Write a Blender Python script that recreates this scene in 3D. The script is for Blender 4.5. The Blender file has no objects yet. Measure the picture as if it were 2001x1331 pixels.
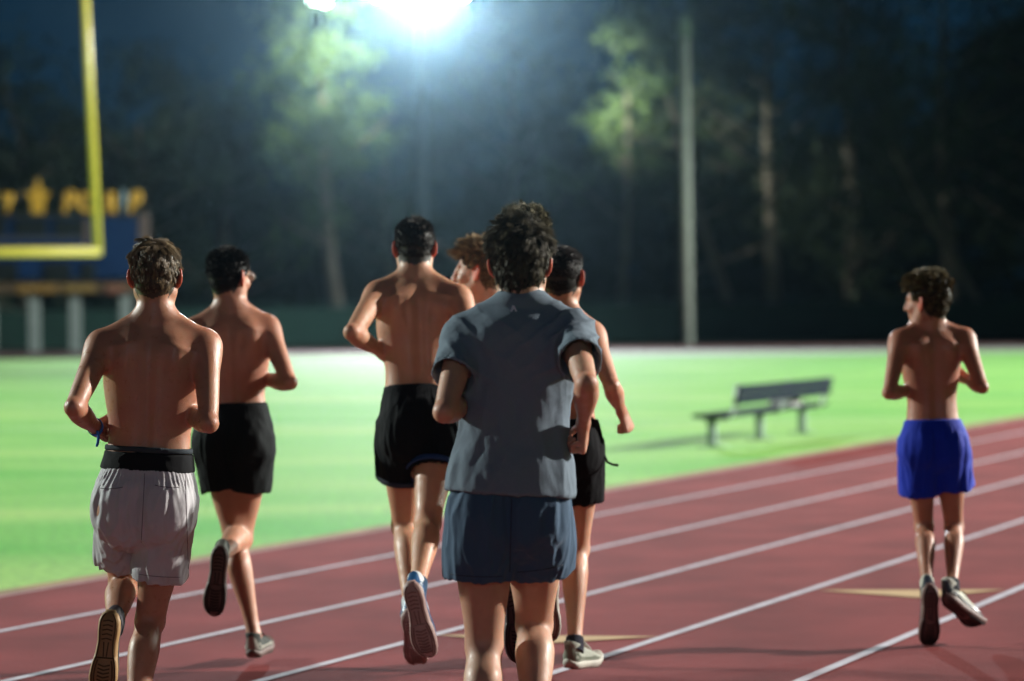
import bpy, math, random
import numpy as np
from mathutils import Vector, Matrix, Euler
from mathutils.bvhtree import BVHTree

# ------------------------------------------------------------------ camera, night sky, exposure
SC = bpy.context.scene
COL = SC.collection
W_, H_ = 2001.0, 1331.0
LENS = 85.0
FPX = LENS / 36.0 * W_
cam_d = bpy.data.cameras.new("camera")
cam = bpy.data.objects.new("camera", cam_d)
COL.objects.link(cam)
cam_d.lens = LENS
cam_d.sensor_width = 36
cam_d.clip_end = 900
cam_d.clip_start = 0.1
cam_d.dof.use_dof = True
cam_d.dof.focus_distance = 8.2
cam_d.dof.aperture_fstop = 1.7
CAMP = np.array([0.0, 0.0, 1.5])
CMAT = Euler((math.radians(90 - 0.67), 0, 0)).to_matrix() @ Euler((0, 0, math.radians(-0.6))).to_matrix()
cam.matrix_world = Matrix.Translation(Vector(CAMP)) @ CMAT.to_4x4()
SC.camera = cam
CM = np.array(CMAT)

world = bpy.data.worlds.new("World")
SC.world = world
world.use_nodes = True
nt = world.node_tree
bg = nt.nodes["Background"]
tc = nt.nodes.new("ShaderNodeTexCoord")
sp = nt.nodes.new("ShaderNodeSeparateXYZ")
rmp = nt.nodes.new("ShaderNodeValToRGB")
nt.links.new(tc.outputs["Generated"], sp.inputs[0])
nt.links.new(sp.outputs["Z"], rmp.inputs[0])
nt.links.new(rmp.outputs[0], bg.inputs[0])
rmp.color_ramp.elements[0].position = 0.0
rmp.color_ramp.elements[0].color = (0.004, 0.03, 0.05, 1)
_e = rmp.color_ramp.elements.new(0.085); _e.color = (0.022, 0.17, 0.36, 1)
rmp.color_ramp.elements[-1].position = 0.35
rmp.color_ramp.elements[-1].color = (0.006, 0.05, 0.16, 1)
bg.inputs[1].default_value = 0.11

SC.view_settings.view_transform = 'Standard'
SC.view_settings.look = 'None'
SC.view_settings.exposure = 0.0
SC.view_settings.gamma = 1.0
SC.render.engine = 'CYCLES'
SC.cycles.use_denoising = True
SC.cycles.max_bounces = 8
SC.cycles.diffuse_bounces = 3
SC.cycles.glossy_bounces = 3
SC.cycles.transmission_bounces = 4
SC.cycles.volume_bounces = 0
SC.cycles.transparent_max_bounces = 8
SC.cycles.sample_clamp_indirect = 4.0
SC.cycles.caustics_reflective = False
SC.cycles.caustics_refractive = False

HAZE = 0.0002  # density of the added volume that imitates lens glare

# ------------------------------------------------------------------ pixel <-> world helpers (photo pixels, depth = world Y)
def ray(px, py):
    d = np.array([(px - W_ / 2) / FPX, (H_ / 2 - py) / FPX, -1.0])
    return CM @ d

def P(px, py, Y):
    d = ray(px, py)
    return CAMP + d * (Y / d[1])

def G(px, py, z=0.0):
    d = ray(px, py)
    return CAMP + d * ((z - CAMP[2]) / d[2])

def solve(parent, px, py, L, sign):
    d = ray(px, py); d = d / np.linalg.norm(d)
    oc = CAMP - parent
    b = float(np.dot(oc, d)); c = float(np.dot(oc, oc)) - L * L
    disc = b * b - c
    if disc <= 0:
        q = CAMP + d * (-b)
        v = q - parent
        return parent + v / np.linalg.norm(v) * L
    s = math.sqrt(disc)
    return CAMP + d * (-b + (s if sign > 0 else -s))

def unit(v):
    v = np.asarray(v, float)
    return v / (np.linalg.norm(v) + 1e-12)

# ------------------------------------------------------------------ object helpers
def tag(o, label=None, cat=None, group=None, kind=None):
    if label: o["label"] = label
    if cat: o["category"] = cat
    if group: o["group"] = group
    if kind: o["kind"] = kind
    return o

def empty(name, loc=(0, 0, 0)):
    o = bpy.data.objects.new(name, None)
    o.empty_display_size = 0.3
    COL.objects.link(o)
    o.location = loc
    return o

def link_mesh(name, me, mat, parent=None, world_coords=True):
    o = bpy.data.objects.new(name, me)
    COL.objects.link(o)
    if mat is not None:
        me.materials.clear()
        for m in (mat if isinstance(mat, (list, tuple)) else [mat]):
            me.materials.append(m)
    if parent is not None:
        o.parent = parent
        if world_coords:
            loc = parent.location.copy() if parent.parent is None else parent.matrix_world.translation.copy()
            p = parent; t = Vector((0, 0, 0))
            while p is not None:
                t += p.location; p = p.parent
            o.location = -t
    return o

def mesh_np(name, V, F, smooth=True, uvs=None):
    """V (n,3), F (m,k) equal-sized faces"""
    me = bpy.data.meshes.new(name)
    V = np.asarray(V, np.float32); F = np.asarray(F, np.int32)
    m, k = F.shape
    me.vertices.add(len(V)); me.vertices.foreach_set("co", V.ravel())
    me.loops.add(m * k); me.loops.foreach_set("vertex_index", F.ravel())
    me.polygons.add(m)
    me.polygons.foreach_set("loop_start", np.arange(0, m * k, k, dtype=np.int32))
    me.polygons.foreach_set("use_smooth", np.full(m, smooth))
    me.update(calc_edges=True)
    return me

class MB:
    """collects boxes, tubes, and polygons; builds one mesh"""
    def __init__(s): s.v = []; s.f = []
    def add(s, vs, fs):
        n = len(s.v); s.v += [tuple(map(float, v)) for v in vs]; s.f += [tuple(i + n for i in f) for f in fs]
    def box(s, c, size, R=None):
        c = np.asarray(c, float); h = np.asarray(size, float) / 2
        R = np.eye(3) if R is None else np.asarray(R)
        vs = [c + R @ (h * np.array(q)) for q in
              [(-1,-1,-1),(1,-1,-1),(1,1,-1),(-1,1,-1),(-1,-1,1),(1,-1,1),(1,1,1),(-1,1,1)]]
        s.add(vs, [(0,3,2,1),(4,5,6,7),(0,1,5,4),(1,2,6,5),(2,3,7,6),(3,0,4,7)])
    def tube(s, pts, rs, n=12, caps=True):
        pts = [np.asarray(p, float) for p in pts]
        if not hasattr(rs, '__len__'): rs = [rs] * len(pts)
        rings = []
        ref = None
        for i, p in enumerate(pts):
            d = unit(pts[min(i + 1, len(pts) - 1)] - pts[max(i - 1, 0)])
            if ref is None:
                ref = np.array([1.0, 0, 0]) if abs(d[0]) < 0.8 else np.array([0, 1.0, 0])
            a = unit(ref - d * np.dot(ref, d)); b = np.cross(d, a); ref = a
            rings.append([p + rs[i] * (math.cos(2*math.pi*j/n) * a + math.sin(2*math.pi*j/n) * b) for j in range(n)])
        vs = [v for r in rings for v in r]; fs = []
        for i in range(len(pts) - 1):
            for j in range(n):
                k = (j + 1) % n
                fs.append((i*n + j, i*n + k, (i+1)*n + k, (i+1)*n + j))
        if caps:
            fs.append(tuple(reversed(range(n)))); fs.append(tuple(range((len(pts)-1)*n, len(pts)*n)))
        s.add(vs, fs)
    def prism(s, poly, y0, y1, frame=None):
        """poly in local (x,z), extruded along local y"""
        n = len(poly)
        vs = [np.array([x, y0, z]) for x, z in poly] + [np.array([x, y1, z]) for x, z in poly]
        if frame is not None:
            o, R = frame; vs = [o + R @ v for v in vs]
        fs = [tuple(range(n)), tuple(reversed(range(n, 2*n)))]
        for i in range(n):
            j = (i + 1) % n
            fs.append((i, i + n, j + n, j))
        s.add(vs, fs)
    def build(s, name, mat, parent=None, smooth=False, bevel=0.0):
        me = bpy.data.meshes.new(name)
        me.from_pydata(s.v, [], s.f)
        me.update()
        if smooth:
            me.polygons.foreach_set("use_smooth", np.full(len(me.polygons), True))
            me.update()
        o = link_mesh(name, me, mat, parent)
        if bevel:
            m = o.modifiers.new("bevel", 'BEVEL'); m.width = bevel; m.segments = 2; m.limit_method = 'ANGLE'
        return o

# ------------------------------------------------------------------ materials
def mat(name, color, rough=0.6, spec=0.5, metal=0.0, noise=0.0, nscale=20.0, bump=0.0, bscale=200.0,
        sheen=0.0, coat=0.0, sss=0.0, emit=None, estr=0.0, attr=None, stretch=(1, 1, 1), detail=4):
    m = bpy.data.materials.new(name); m.use_nodes = True
    t = m.node_tree; b = t.nodes["Principled BSDF"]
    b.inputs["Roughness"].default_value = rough
    b.inputs["Specular IOR Level"].default_value = spec
    b.inputs["Metallic"].default_value = metal
    b.inputs["Base Color"].default_value = (*color, 1)
    if sheen: b.inputs["Sheen Weight"].default_value = sheen
    if coat: b.inputs["Coat Weight"].default_value = coat; b.inputs["Coat Roughness"].default_value = 0.25
    if sss:
        b.inputs["Subsurface Weight"].default_value = sss
        b.inputs["Subsurface Radius"].default_value = (1.0, 0.25, 0.12)
        b.inputs["Subsurface Scale"].default_value = 0.012
    if emit:
        b.inputs["Emission Color"].default_value = (*emit, 1); b.inputs["Emission Strength"].default_value = estr
    g = t.nodes.new("ShaderNodeNewGeometry")
    mp = t.nodes.new("ShaderNodeMapping"); mp.inputs["Scale"].default_value = stretch
    t.links.new(g.outputs["Position"], mp.inputs[0])
    src = None
    if attr:
        a = t.nodes.new("ShaderNodeAttribute"); a.attribute_name = attr
        mx = t.nodes.new("ShaderNodeMix"); mx.data_type = 'RGBA'; mx.blend_type = 'MULTIPLY'
        mx.inputs[0].default_value = 1.0
        mx.inputs[6].default_value = (*color, 1)
        t.links.new(a.outputs["Color"], mx.inputs[7]); src = mx.outputs[2]
    if noise:
        n = t.nodes.new("ShaderNodeTexNoise"); n.inputs["Scale"].default_value = nscale; n.inputs["Detail"].default_value = detail
        t.links.new(mp.outputs[0], n.inputs["Vector"])
        mr = t.nodes.new("ShaderNodeMapRange"); mr.inputs[3].default_value = 1 - noise; mr.inputs[4].default_value = 1 + noise
        mr.inputs[1].default_value = 0.25; mr.inputs[2].default_value = 0.75
        t.links.new(n.outputs["Fac"], mr.inputs[0])
        vm = t.nodes.new("ShaderNodeVectorMath"); vm.operation = 'SCALE'
        if src: t.links.new(src, vm.inputs[0])
        else: vm.inputs[0].default_value = color
        t.links.new(mr.outputs[0], vm.inputs["Scale"]); src = vm.outputs[0]
    if src: t.links.new(src, b.inputs["Base Color"])
    if bump:
        n2 = t.nodes.new("ShaderNodeTexNoise"); n2.inputs["Scale"].default_value = bscale; n2.inputs["Detail"].default_value = 3
        t.links.new(mp.outputs[0], n2.inputs["Vector"])
        bp = t.nodes.new("ShaderNodeBump"); bp.inputs["Strength"].default_value = bump; bp.inputs["Distance"].default_value = 0.01
        t.links.new(n2.outputs["Fac"], bp.inputs["Height"]); t.links.new(bp.outputs[0], b.inputs["Normal"])
    return m

M_track = mat("track_rubber", (0.155, 0.030, 0.030), 0.9, 0.12, noise=0.34, nscale=1.3, bump=0.6, bscale=160, detail=8)
M_track_far = mat("far_track_rubber", (0.20, 0.09, 0.085), 0.8, noise=0.1, nscale=0.3)
M_line = mat("line_paint", (0.42, 0.40, 0.45), 0.85, 0.15, noise=0.16, nscale=7, bump=0.3, bscale=160)
M_yline = mat("yellow_marking_paint", (0.40, 0.27, 0.14), 0.85, 0.15, noise=0.12, nscale=9)
M_soil = mat("soil", (0.03, 0.035, 0.02), 0.95, noise=0.3, nscale=0.5)
M_pale = mat("pale_runoff", (0.24, 0.25, 0.22), 0.9, noise=0.1, nscale=0.3)

def grass_mat():
    m = bpy.data.materials.new("turf"); m.use_nodes = True
    t = m.node_tree; b = t.nodes["Principled BSDF"]
    b.inputs["Roughness"].default_value = 0.75; b.inputs["Specular IOR Level"].default_value = 0.25
    g = t.nodes.new("ShaderNodeNewGeometry")
    mp = t.nodes.new("ShaderNodeMapping"); mp.inputs["Scale"].default_value = (0.14, 0.42, 1)
    t.links.new(g.outputs["Position"], mp.inputs[0])
    n = t.nodes.new("ShaderNodeTexNoise"); n.inputs["Scale"].default_value = 1.2; n.inputs["Detail"].default_value = 6
    t.links.new(mp.outputs[0], n.inputs[0])
    r = t.nodes.new("ShaderNodeValToRGB")
    r.color_ramp.elements[0].position = 0.3; r.color_ramp.elements[0].color = (0.065, 0.29, 0.028, 1)
    r.color_ramp.elements[1].position = 0.72; r.color_ramp.elements[1].color = (0.24, 0.40, 0.095, 1)
    t.links.new(n.outputs[0], r.inputs[0])
    n2 = t.nodes.new("ShaderNodeTexNoise"); n2.inputs["Scale"].default_value = 14; n2.inputs["Detail"].default_value = 6
    t.links.new(g.outputs["Position"], n2.inputs[0])
    mr = t.nodes.new("ShaderNodeMapRange"); mr.inputs[1].default_value = .3; mr.inputs[2].default_value = .7
    mr.inputs[3].default_value = 0.7; mr.inputs[4].default_value = 1.2
    t.links.new(n2.outputs[0], mr.inputs[0])
    vm = t.nodes.new("ShaderNodeVectorMath"); vm.operation = 'SCALE'
    t.links.new(r.outputs[0], vm.inputs[0]); t.links.new(mr.outputs[0], vm.inputs["Scale"])
    t.links.new(vm.outputs[0], b.inputs["Base Color"])
    bp = t.nodes.new("ShaderNodeBump"); bp.inputs["Strength"].default_value = .6; bp.inputs["Distance"].default_value = .03
    n3 = t.nodes.new("ShaderNodeTexNoise"); n3.inputs["Scale"].default_value = 60
    t.links.new(g.outputs["Position"], n3.inputs[0]); t.links.new(n3.outputs[0], bp.inputs["Height"])
    t.links.new(bp.outputs[0], b.inputs["Normal"])
    return m
M_grass = grass_mat()

# ------------------------------------------------------------------ ground, field, track
def sheet(name, poly, z, m, label=None):
    me = bpy.data.meshes.new(name)
    me.from_pydata([(float(x), float(y), z) for x, y in poly], [], [tuple(range(len(poly)))])
    me.update()
    o = link_mesh(name, me, m)
    tag(o, kind='structure')
    if label: o["label"] = label
    return o

sheet("ground", [(-400, -60), (400, -60), (400, 500), (-400, 500)], 0.0, M_soil)
sheet("grass_field", [(-130, -20), (130, -20), (130, 86), (-130, 84)], 0.004, M_grass)

TH = math.radians(26.2)
TU = np.array([math.sin(TH), math.cos(TH)])          # direction the lanes run
TN = np.array([math.cos(TH), -math.sin(TH)])         # to the right, outwards across the lanes
def fit_line(pts):
    return float(np.mean([np.dot(G(x, y)[:2], TN) for x, y in pts]))
lane_px = [
    [(80, 1161), (376, 1107), (772, 1031), (1340, 932)],
    [(80, 1235), (322, 1182), (618, 1123), (866, 1070), (1281, 980), (1752, 887)],
    [(311, 1278), (619, 1202), (880, 1137), (1144, 1081), (1340, 1031), (1753, 938), (2001, 887)],
    [(620, 1316), (909, 1235), (1068, 1191), (1340, 1117), (1777, 992), (2001, 932)],
    [(1079, 1323), (1281, 1257), (1340, 1239), (1832, 1075), (2001, 1014)],
    [(1570, 1331), (1794, 1241), (2001, 1149)],
]
lane_off = [fit_line(p) for p in lane_px]
print("LANES", [round(x, 3) for x in lane_off], np.diff(lane_off))
e0 = lane_off[0] - 0.06
def strip(a, b, s0=-60, s1=95):
    return [TN * a + TU * s0, TN * b + TU * s0, TN * b + TU * s1, TN * a + TU * s1]
sheet("running_track", strip(e0, lane_off[-1] + 1.05 * 4), 0.009, M_track)
sheet("track_edge", strip(e0 - 0.13, e0), 0.011, mat("track_edge", (0.20, 0.13, 0.045), 0.9, noise=0.4, nscale=3))
w_l = lane_off[-1] - lane_off[-2]
offs = list(lane_off) + [lane_off[-1] + w_l * i for i in (1, 2, 3)]
me0 = None
for i, a in enumerate(offs):
    sheet("lane_line", strip(a - 0.025, a + 0.025), 0.013, M_line if i else mat("worn_line_paint", (0.34, 0.20, 0.20), 0.85, 0.15, noise=0.25, nscale=5))
# far side of the oval with its pale run-off
sheet("far_track", [(-130, 91), (130, 87), (130, 99), (-130, 104)], 0.009, M_track_far)
sheet("pale_runoff", [(2, 81.0), (130, 74), (130, 86.5), (2, 90.5)], 0.009, M_pale)
for q in (2.0, 4.4, 6.8):
    sheet("far_lane_line", [(-130, 91 + q), (130, 87 + q), (130, 87.06 + q), (-130, 91.06 + q)], 0.013, M_line)
# exchange-zone triangles painted across single lanes
for (i, a_px, b_px, c_px) in [(4, (1600, 1158), (1966, 1157), (1800, 1173)), (3, (852, 1246), (1290, 1249), (1060, 1263))]:
    a, b, c = [G(*q)[:2] for q in (a_px, b_px, c_px)]
    sheet("lane_marking", [a, c, b], 0.0135, M_yline)
# hash marks on the field
for Y0 in (33, 42, 51, 60, 69):
    sheet("field_line", [(-60, Y0), (24 + (Y0-33)*.48, Y0 - 1.0), (24 + (Y0-33)*.48, Y0 - 0.9), (-60, Y0 + 0.1)], 0.009, mat("field_paint", (0.42, 0.55, 0.36), .8))
#@@PART2
# ------------------------------------------------------------------ implicit-surface modelling
class Sdf:
    def __init__(s, lo, hi, h):
        s.h = h
        s.lo = np.asarray(lo, float)
        s.n = (np.ceil((np.asarray(hi) - s.lo) / h)).astype(int) + 1
        s.d = np.full(s.n, 0.25, np.float32)
        s.ax = [(s.lo[i] + h * np.arange(s.n[i])).astype(np.float32) for i in range(3)]
    def win(s, lo, hi):
        a = np.clip(np.floor((np.asarray(lo) - s.lo) / s.h).astype(int), 0, s.n)
        b = np.clip(np.ceil((np.asarray(hi) - s.lo) / s.h).astype(int) + 1, 0, s.n)
        if np.any(b <= a): return None, None
        sl = tuple(slice(a[i], b[i]) for i in range(3))
        return sl, (s.ax[0][sl[0]][:, None, None], s.ax[1][sl[1]][None, :, None], s.ax[2][sl[2]][None, None, :])
    def comb(s, sl, dn, k, op):
        a = s.d[sl]
        if op == 'u':
            if k > 0:
                h = np.maximum(k - np.abs(a - dn), 0) / k
                s.d[sl] = np.minimum(a, dn) - h * h * k * 0.25
            else: s.d[sl] = np.minimum(a, dn)
        elif op == 's':
            dn = -dn
            if k > 0:
                h = np.maximum(k - np.abs(a - dn), 0) / k
                s.d[sl] = np.maximum(a, dn) + h * h * k * 0.25
            else: s.d[sl] = np.maximum(a, dn)
    def limb(s, a, b, fwd, prof, k=0.02, flat=False, op='u', p=2.0, wave=None):
        a = np.asarray(a, float); b = np.asarray(b, float)
        L = np.linalg.norm(b - a); ax = (b - a) / L
        fw = unit(np.asarray(fwd) - ax * np.dot(fwd, ax)); sx = np.cross(ax, fw)
        if len(prof[0]) < 5: prof = [tuple(q) + (0,) * (5 - len(q)) for q in prof]
        pr = np.array(prof, float)
        T = np.linspace(0, 1, 65)
        # monotone-ish smooth interpolation
        tab = []
        for c in range(1, 5):
            x = pr[:, 0]; y = pr[:, c]
            m = np.gradient(y, x) if len(x) > 1 else np.zeros(1)
            idx = np.clip(np.searchsorted(x, T) - 1, 0, len(x) - 2)
            dx = x[idx + 1] - x[idx]; t = np.clip((T - x[idx]) / dx, 0, 1)
            tab.append((2*t**3-3*t**2+1)*y[idx] + (t**3-2*t**2+t)*dx*m[idx] + (-2*t**3+3*t**2)*y[idx+1] + (t**3-t**2)*dx*m[idx+1])
        rmax = max(np.abs(tab[0]).max(), np.abs(tab[1]).max()) + np.abs(tab[2]).max() + np.abs(tab[3]).max()
        mg = rmax + k + 3 * s.h
        sl, g = s.win(np.minimum(a, b) - mg, np.maximum(a, b) + mg)
        if sl is None: return
        f = np.float32
        X, Y, Z = g[0] - f(a[0]), g[1] - f(a[1]), g[2] - f(a[2])
        w = (X*f(ax[0]) + Y*f(ax[1]) + Z*f(ax[2])) / f(L)
        u = X*f(sx[0]) + Y*f(sx[1]) + Z*f(sx[2])
        v = X*f(fw[0]) + Y*f(fw[1]) + Z*f(fw[2])
        t = np.clip(w, 0, 1)
        ti = t * 64; i0 = np.minimum(ti.astype(np.int32), 63); fr = (ti - i0).astype(np.float32)
        def lk(tb):
            tb = tb.astype(np.float32)
            return tb[i0] * (1 - fr) + tb[i0 + 1] * fr
        rx, ry = lk(tab[0]), lk(tab[1])
        if np.any(tab[2]): u = u - lk(tab[2])
        if np.any(tab[3]): v = v - lk(tab[3])
        rm = np.minimum(rx, ry)
        e = np.abs(w - t) * f(L)
        if p == 2.0: q = np.sqrt((u/rx)**2 + (v/ry)**2)
        else: q = ((np.abs(u/rx))**p + (np.abs(v/ry))**p) ** (1/p)
        if wave is not None: q = q * (1 + wave(u, v, w))
        if flat:
            d = (q - 1) * rm
            d = np.maximum(d, np.maximum(-w, w - 1) * f(L))
        else:
            d = (np.sqrt(q*q + (e/rm)**2) - 1) * rm
        s.comb(sl, d, k, op)
    def ell(s, c, R, r, k=0.02, op='u', p=2.0):
        """R: 3x3 with columns = axes"""
        c = np.asarray(c, float); R = np.asarray(R, float); r = np.asarray(r, float)
        mg = r.max() + k + 3 * s.h
        sl, g = s.win(c - mg, c + mg)
        if sl is None: return
        q = 0
        for i in range(3):
            q = q + np.abs(((g[0]-c[0])*R[0,i] + (g[1]-c[1])*R[1,i] + (g[2]-c[2])*R[2,i]) / r[i]) ** p
        q = q ** (1/p)
        s.comb(sl, ((q - 1) * r.min()).astype(np.float32), k, op)
    def bump(s, c, R, r, amt):
        c = np.asarray(c, float); R = np.asarray(R, float); r = np.asarray(r, float)
        mg = r.max() * 2.2
        sl, g = s.win(c - mg, c + mg)
        if sl is None: return
        q = 0
        for i in range(3):
            q = q + (((g[0]-c[0])*R[0,i] + (g[1]-c[1])*R[1,i] + (g[2]-c[2])*R[2,i]) / r[i]) ** 2
        s.d[sl] -= (amt * np.exp(-q)).astype(np.float32)
    def plane(s, c, n, lo=None, hi=None, k=0.0):
        """remove everything on the +n side (inside the window)"""
        n = unit(n)
        sl, g = s.win(s.lo if lo is None else lo, s.lo + s.h*s.n if hi is None else hi)
        if sl is None: return
        d = ((g[0]-c[0])*n[0] + (g[1]-c[1])*n[1] + (g[2]-c[2])*n[2]).astype(np.float32)
        s.comb(sl, -d, k, 's')
    def extract(s):
        d = s.d; n = s.n
        ins = d < 0
        c = [n[i] - 1 for i in range(3)]
        cnt = np.zeros(c, np.uint8)
        for i in (0, 1):
            for j in (0, 1):
                for k in (0, 1):
                    cnt += ins[i:i+c[0], j:j+c[1], k:k+c[2]]
        act = np.argwhere((cnt > 0) & (cnt < 8))
        vid = np.full(c, -1, np.int32)
        vid[act[:,0], act[:,1], act[:,2]] = np.arange(len(act), dtype=np.int32)
        cv = np.empty((len(act), 8), np.float32); cor = [(i,j,k) for i in (0,1) for j in (0,1) for k in (0,1)]
        for m, (i,j,k) in enumerate(cor): cv[:, m] = d[act[:,0]+i, act[:,1]+j, act[:,2]+k]
        sm = np.zeros((len(act), 3)); ct = np.zeros(len(act))
        for a in range(8):
            for b in range(a+1, 8):
                if sum(x != y for x, y in zip(cor[a], cor[b])) != 1: continue
                A, B = cv[:, a], cv[:, b]
                m = (A < 0) != (B < 0)
                t = np.where(m, A / np.where(m, A - B, 1), 0)
                pa, pb = np.array(cor[a], float), np.array(cor[b], float)
                sm += np.where(m[:, None], pa + (pb - pa) * t[:, None], 0); ct += m
        V = (act + sm / ct[:, None]) * s.h + s.lo
        F = []
        for axi in range(3):
            o1, o2 = (axi + 1) % 3, (axi + 2) % 3
            sa = [slice(None)] * 3; sb = [slice(None)] * 3
            sa[axi] = slice(0, -1); sb[axi] = slice(1, None)
            ch = ins[tuple(sa)] != ins[tuple(sb)]
            e = np.argwhere(ch)
            e = e[(e[:, o1] > 0) & (e[:, o2] > 0) & (e[:, o1] < n[o1]-1) & (e[:, o2] < n[o2]-1)]
            q = []
            for (x, y) in ((-1,-1),(0,-1),(0,0),(-1,0)):
                c2 = e.copy(); c2[:, o1] += x; c2[:, o2] += y
                q.append(vid[c2[:,0], c2[:,1], c2[:,2]])
            q = np.stack(q, 1)
            fl = ins[e[:,0], e[:,1], e[:,2]]
            q[~fl] = q[~fl][:, ::-1]
            F.append(q)
        F = np.concatenate(F)
        F = F[(F >= 0).all(1)]
        return V, F

def relax(V, F, it=1, lam=0.5, w=None):
    E = np.concatenate([F[:, [0,1]], F[:, [1,2]], F[:, [2,3]], F[:, [3,0]]])
    n = len(V); deg = np.bincount(E.ravel(), minlength=n).astype(float)
    for _ in range(it):
        S = np.stack([np.bincount(E[:,0], V[E[:,1], i], n) + np.bincount(E[:,1], V[E[:,0], i], n) for i in range(3)], 1)
        A = S / np.maximum(deg, 1)[:, None]
        V = V + (A - V) * (lam if w is None else lam * w[:, None])
    return V

def vnormals(V, F):
    a, b, c, d = (V[F[:, i]] for i in range(4))
    fn = np.cross(c - a, d - b)
    N = np.zeros_like(V)
    for i in range(4):
        for j in range(3): N[:, j] += np.bincount(F[:, i], fn[:, j], len(V))
    return N / (np.linalg.norm(N, axis=1)[:, None] + 1e-12)

def largest(V, F):
    """drop stray islands"""
    n = len(V); lab = np.arange(n)
    while True:
        m = lab[F].min(1); new = lab.copy()
        for i in range(4): np.minimum.at(new, F[:, i], m)
        new = new[new]
        if (new == lab).all(): break
        lab = new
    c = np.bincount(lab, minlength=n); keep = lab == c.argmax()
    idx = -np.ones(n, int); idx[keep] = np.arange(keep.sum())
    F = idx[F[keep[F[:, 0]]]]
    return V[keep], F

def vnoise(p, sc, seed=0, oct=3):
    """smooth pseudo noise from warped sines, about -1..1"""
    rs = np.random.RandomState(seed); out = 0; amp = 1; tot = 0
    q = p * np.asarray(sc, float)
    for o in range(oct):
        acc = 0
        for i in range(4):
            k = rs.normal(size=3); k2 = rs.normal(size=3)
            ph = rs.uniform(0, 6.28)
            acc = acc + np.sin(q @ k * 2.2 + ph + 1.3 * np.sin(q @ k2 * 1.6 + ph * 2))
        out = out + amp * acc / 3; tot += amp; amp *= 0.5; q = q * 2.03
    return out / tot

def set_attr(me, name, cols):
    at = me.color_attributes.new(name, 'FLOAT_COLOR', 'POINT')
    c = np.ones((len(me.vertices), 4), np.float32); c[:, :3] = cols
    at.data.foreach_set("color", c.ravel())

# ------------------------------------------------------------------ people
SK0, SKF = np.array([0., -.012, .03]), np.array([.076, .097, .083])      # cranium
SK1, SKR1 = np.array([0., -.022, -.018]), np.array([.064, .072, .075])   # back of the skull
def zlow(y):
    return np.interp(y, [-.12, -.045, -.025, .002, .022, .035, .06, .088], [-.088, -.086, -.05, .018, .005, .03, .05, .068])
def hairmask(p):
    return p[:, 2] > zlow(p[:, 1]) - 0.35 * np.abs(p[:, 0]) * (p[:, 1] < -.045) * -1.0
def skull_r(dr):
    """distance from SK0 along unit directions to the skull surface"""
    def hit(c, r):
        o = (SK0 - c) / r; d = dr / r
        a = (d*d).sum(1); b = d @ o; cc = (o @ o) - 1
        return (-b + np.sqrt(np.maximum(b*b - a*cc, 0))) / a
    return np.maximum(hit(SK0, SKF), hit(SK1, SKR1))

def add_hand(f, wr, d, pn, fwdk, side, scale, curl, thumbcurl=0.5):
    """wr wrist, d hand direction, pn palm normal; side +1 right hand, -1 left"""
    d = unit(d); pn = unit(pn - d * np.dot(pn, d)); ac = np.cross(d, pn) * side      # towards the thumb
    s = scale
    f.limb(wr, wr + d * .085 * s, pn, [(0, .027*s, .021*s), (.35, .034*s, .018*s), (.8, .041*s, .016*s), (1, .040*s, .013*s)], k=.012)
    lens = [(.040, .024, .019), (.044, .028, .020), (.040, .026, .020), (.032, .020, .017)]
    for i, o in enumerate((.030, .0105, -.0095, -.0285)):
        base = wr + d * (.086 - .004 * abs(i - 1)) * s + ac * o * s
        dd = d; p0 = base; th = 0
        for j, l in enumerate(lens[i]):
            th += curl[j] * (1 + .06 * i)
            dd = d * math.cos(th) + pn * math.sin(th) + ac * (-.04 * (i - 1.5))
            dd = unit(dd)
            p1 = p0 + dd * l * s
            r = (.0092, .0086, .0078)[j] * s
            f.limb(p0, p1, ac, [(0, r, r), (1, r*.93, r*.93)], k=.003 if j else .007)
            p0 = p1
    b = wr + d * .022 * s + ac * .024 * s + pn * .006 * s
    t1 = unit(d * .62 + ac * .62 + pn * .42)
    m = b + t1 * .040 * s
    f.limb(b, m, pn, [(0, .0155*s, .0145*s), (1, .0105*s, .0105*s)], k=.010)
    t2 = unit(d * .75 + ac * (.25 - .5*thumbcurl) + pn * (.45 + .5*thumbcurl))
    m2 = m + t2 * .030 * s
    f.limb(m, m2, pn, [(0, .0102*s, .0102*s), (1, .0092*s, .0092*s)], k=.004)
    t3 = unit(t2 + pn * .3 * thumbcurl - ac * .35)
    f.limb(m2, m2 + t3 * .024 * s, pn, [(0, .0092*s, .0092*s), (1, .0080*s, .0078*s)], k=.003)

THIGH = [(0, .088, .092, 0, 0), (.25, .084, .088, 0, .004), (.6, .068, .070, 0, .006), (.88, .053, .054, 0, .003), (1, .051, .054, 0, .002)]
SHIN = [(0, .049, .051, 0, .002), (.10, .047, .047, 0, -.004), (.28, .053, .054, 0, -.016), (.42, .049, .050, 0, -.015), (.68, .036, .038, 0, -.004), (.9, .030, .035, 0, 0), (1, .032, .038, 0, 0)]
UARM = [(0, .046, .048, 0, 0), (.3, .042, .047, 0, 0), (.6, .038, .043, 0, .002), (.88, .033, .033, 0, 0), (1, .030, .028, 0, 0)]
FARM = [(0, .030, .030, 0, 0), (.2, .038, .038, 0, 0), (.45, .037, .033, 0, 0), (.8, .027, .022, 0, 0), (1, .027, .020, 0, 0)]
def scl(prof, s): return [(q[0],) + tuple(c * s for c in q[1:]) for q in prof]

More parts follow.
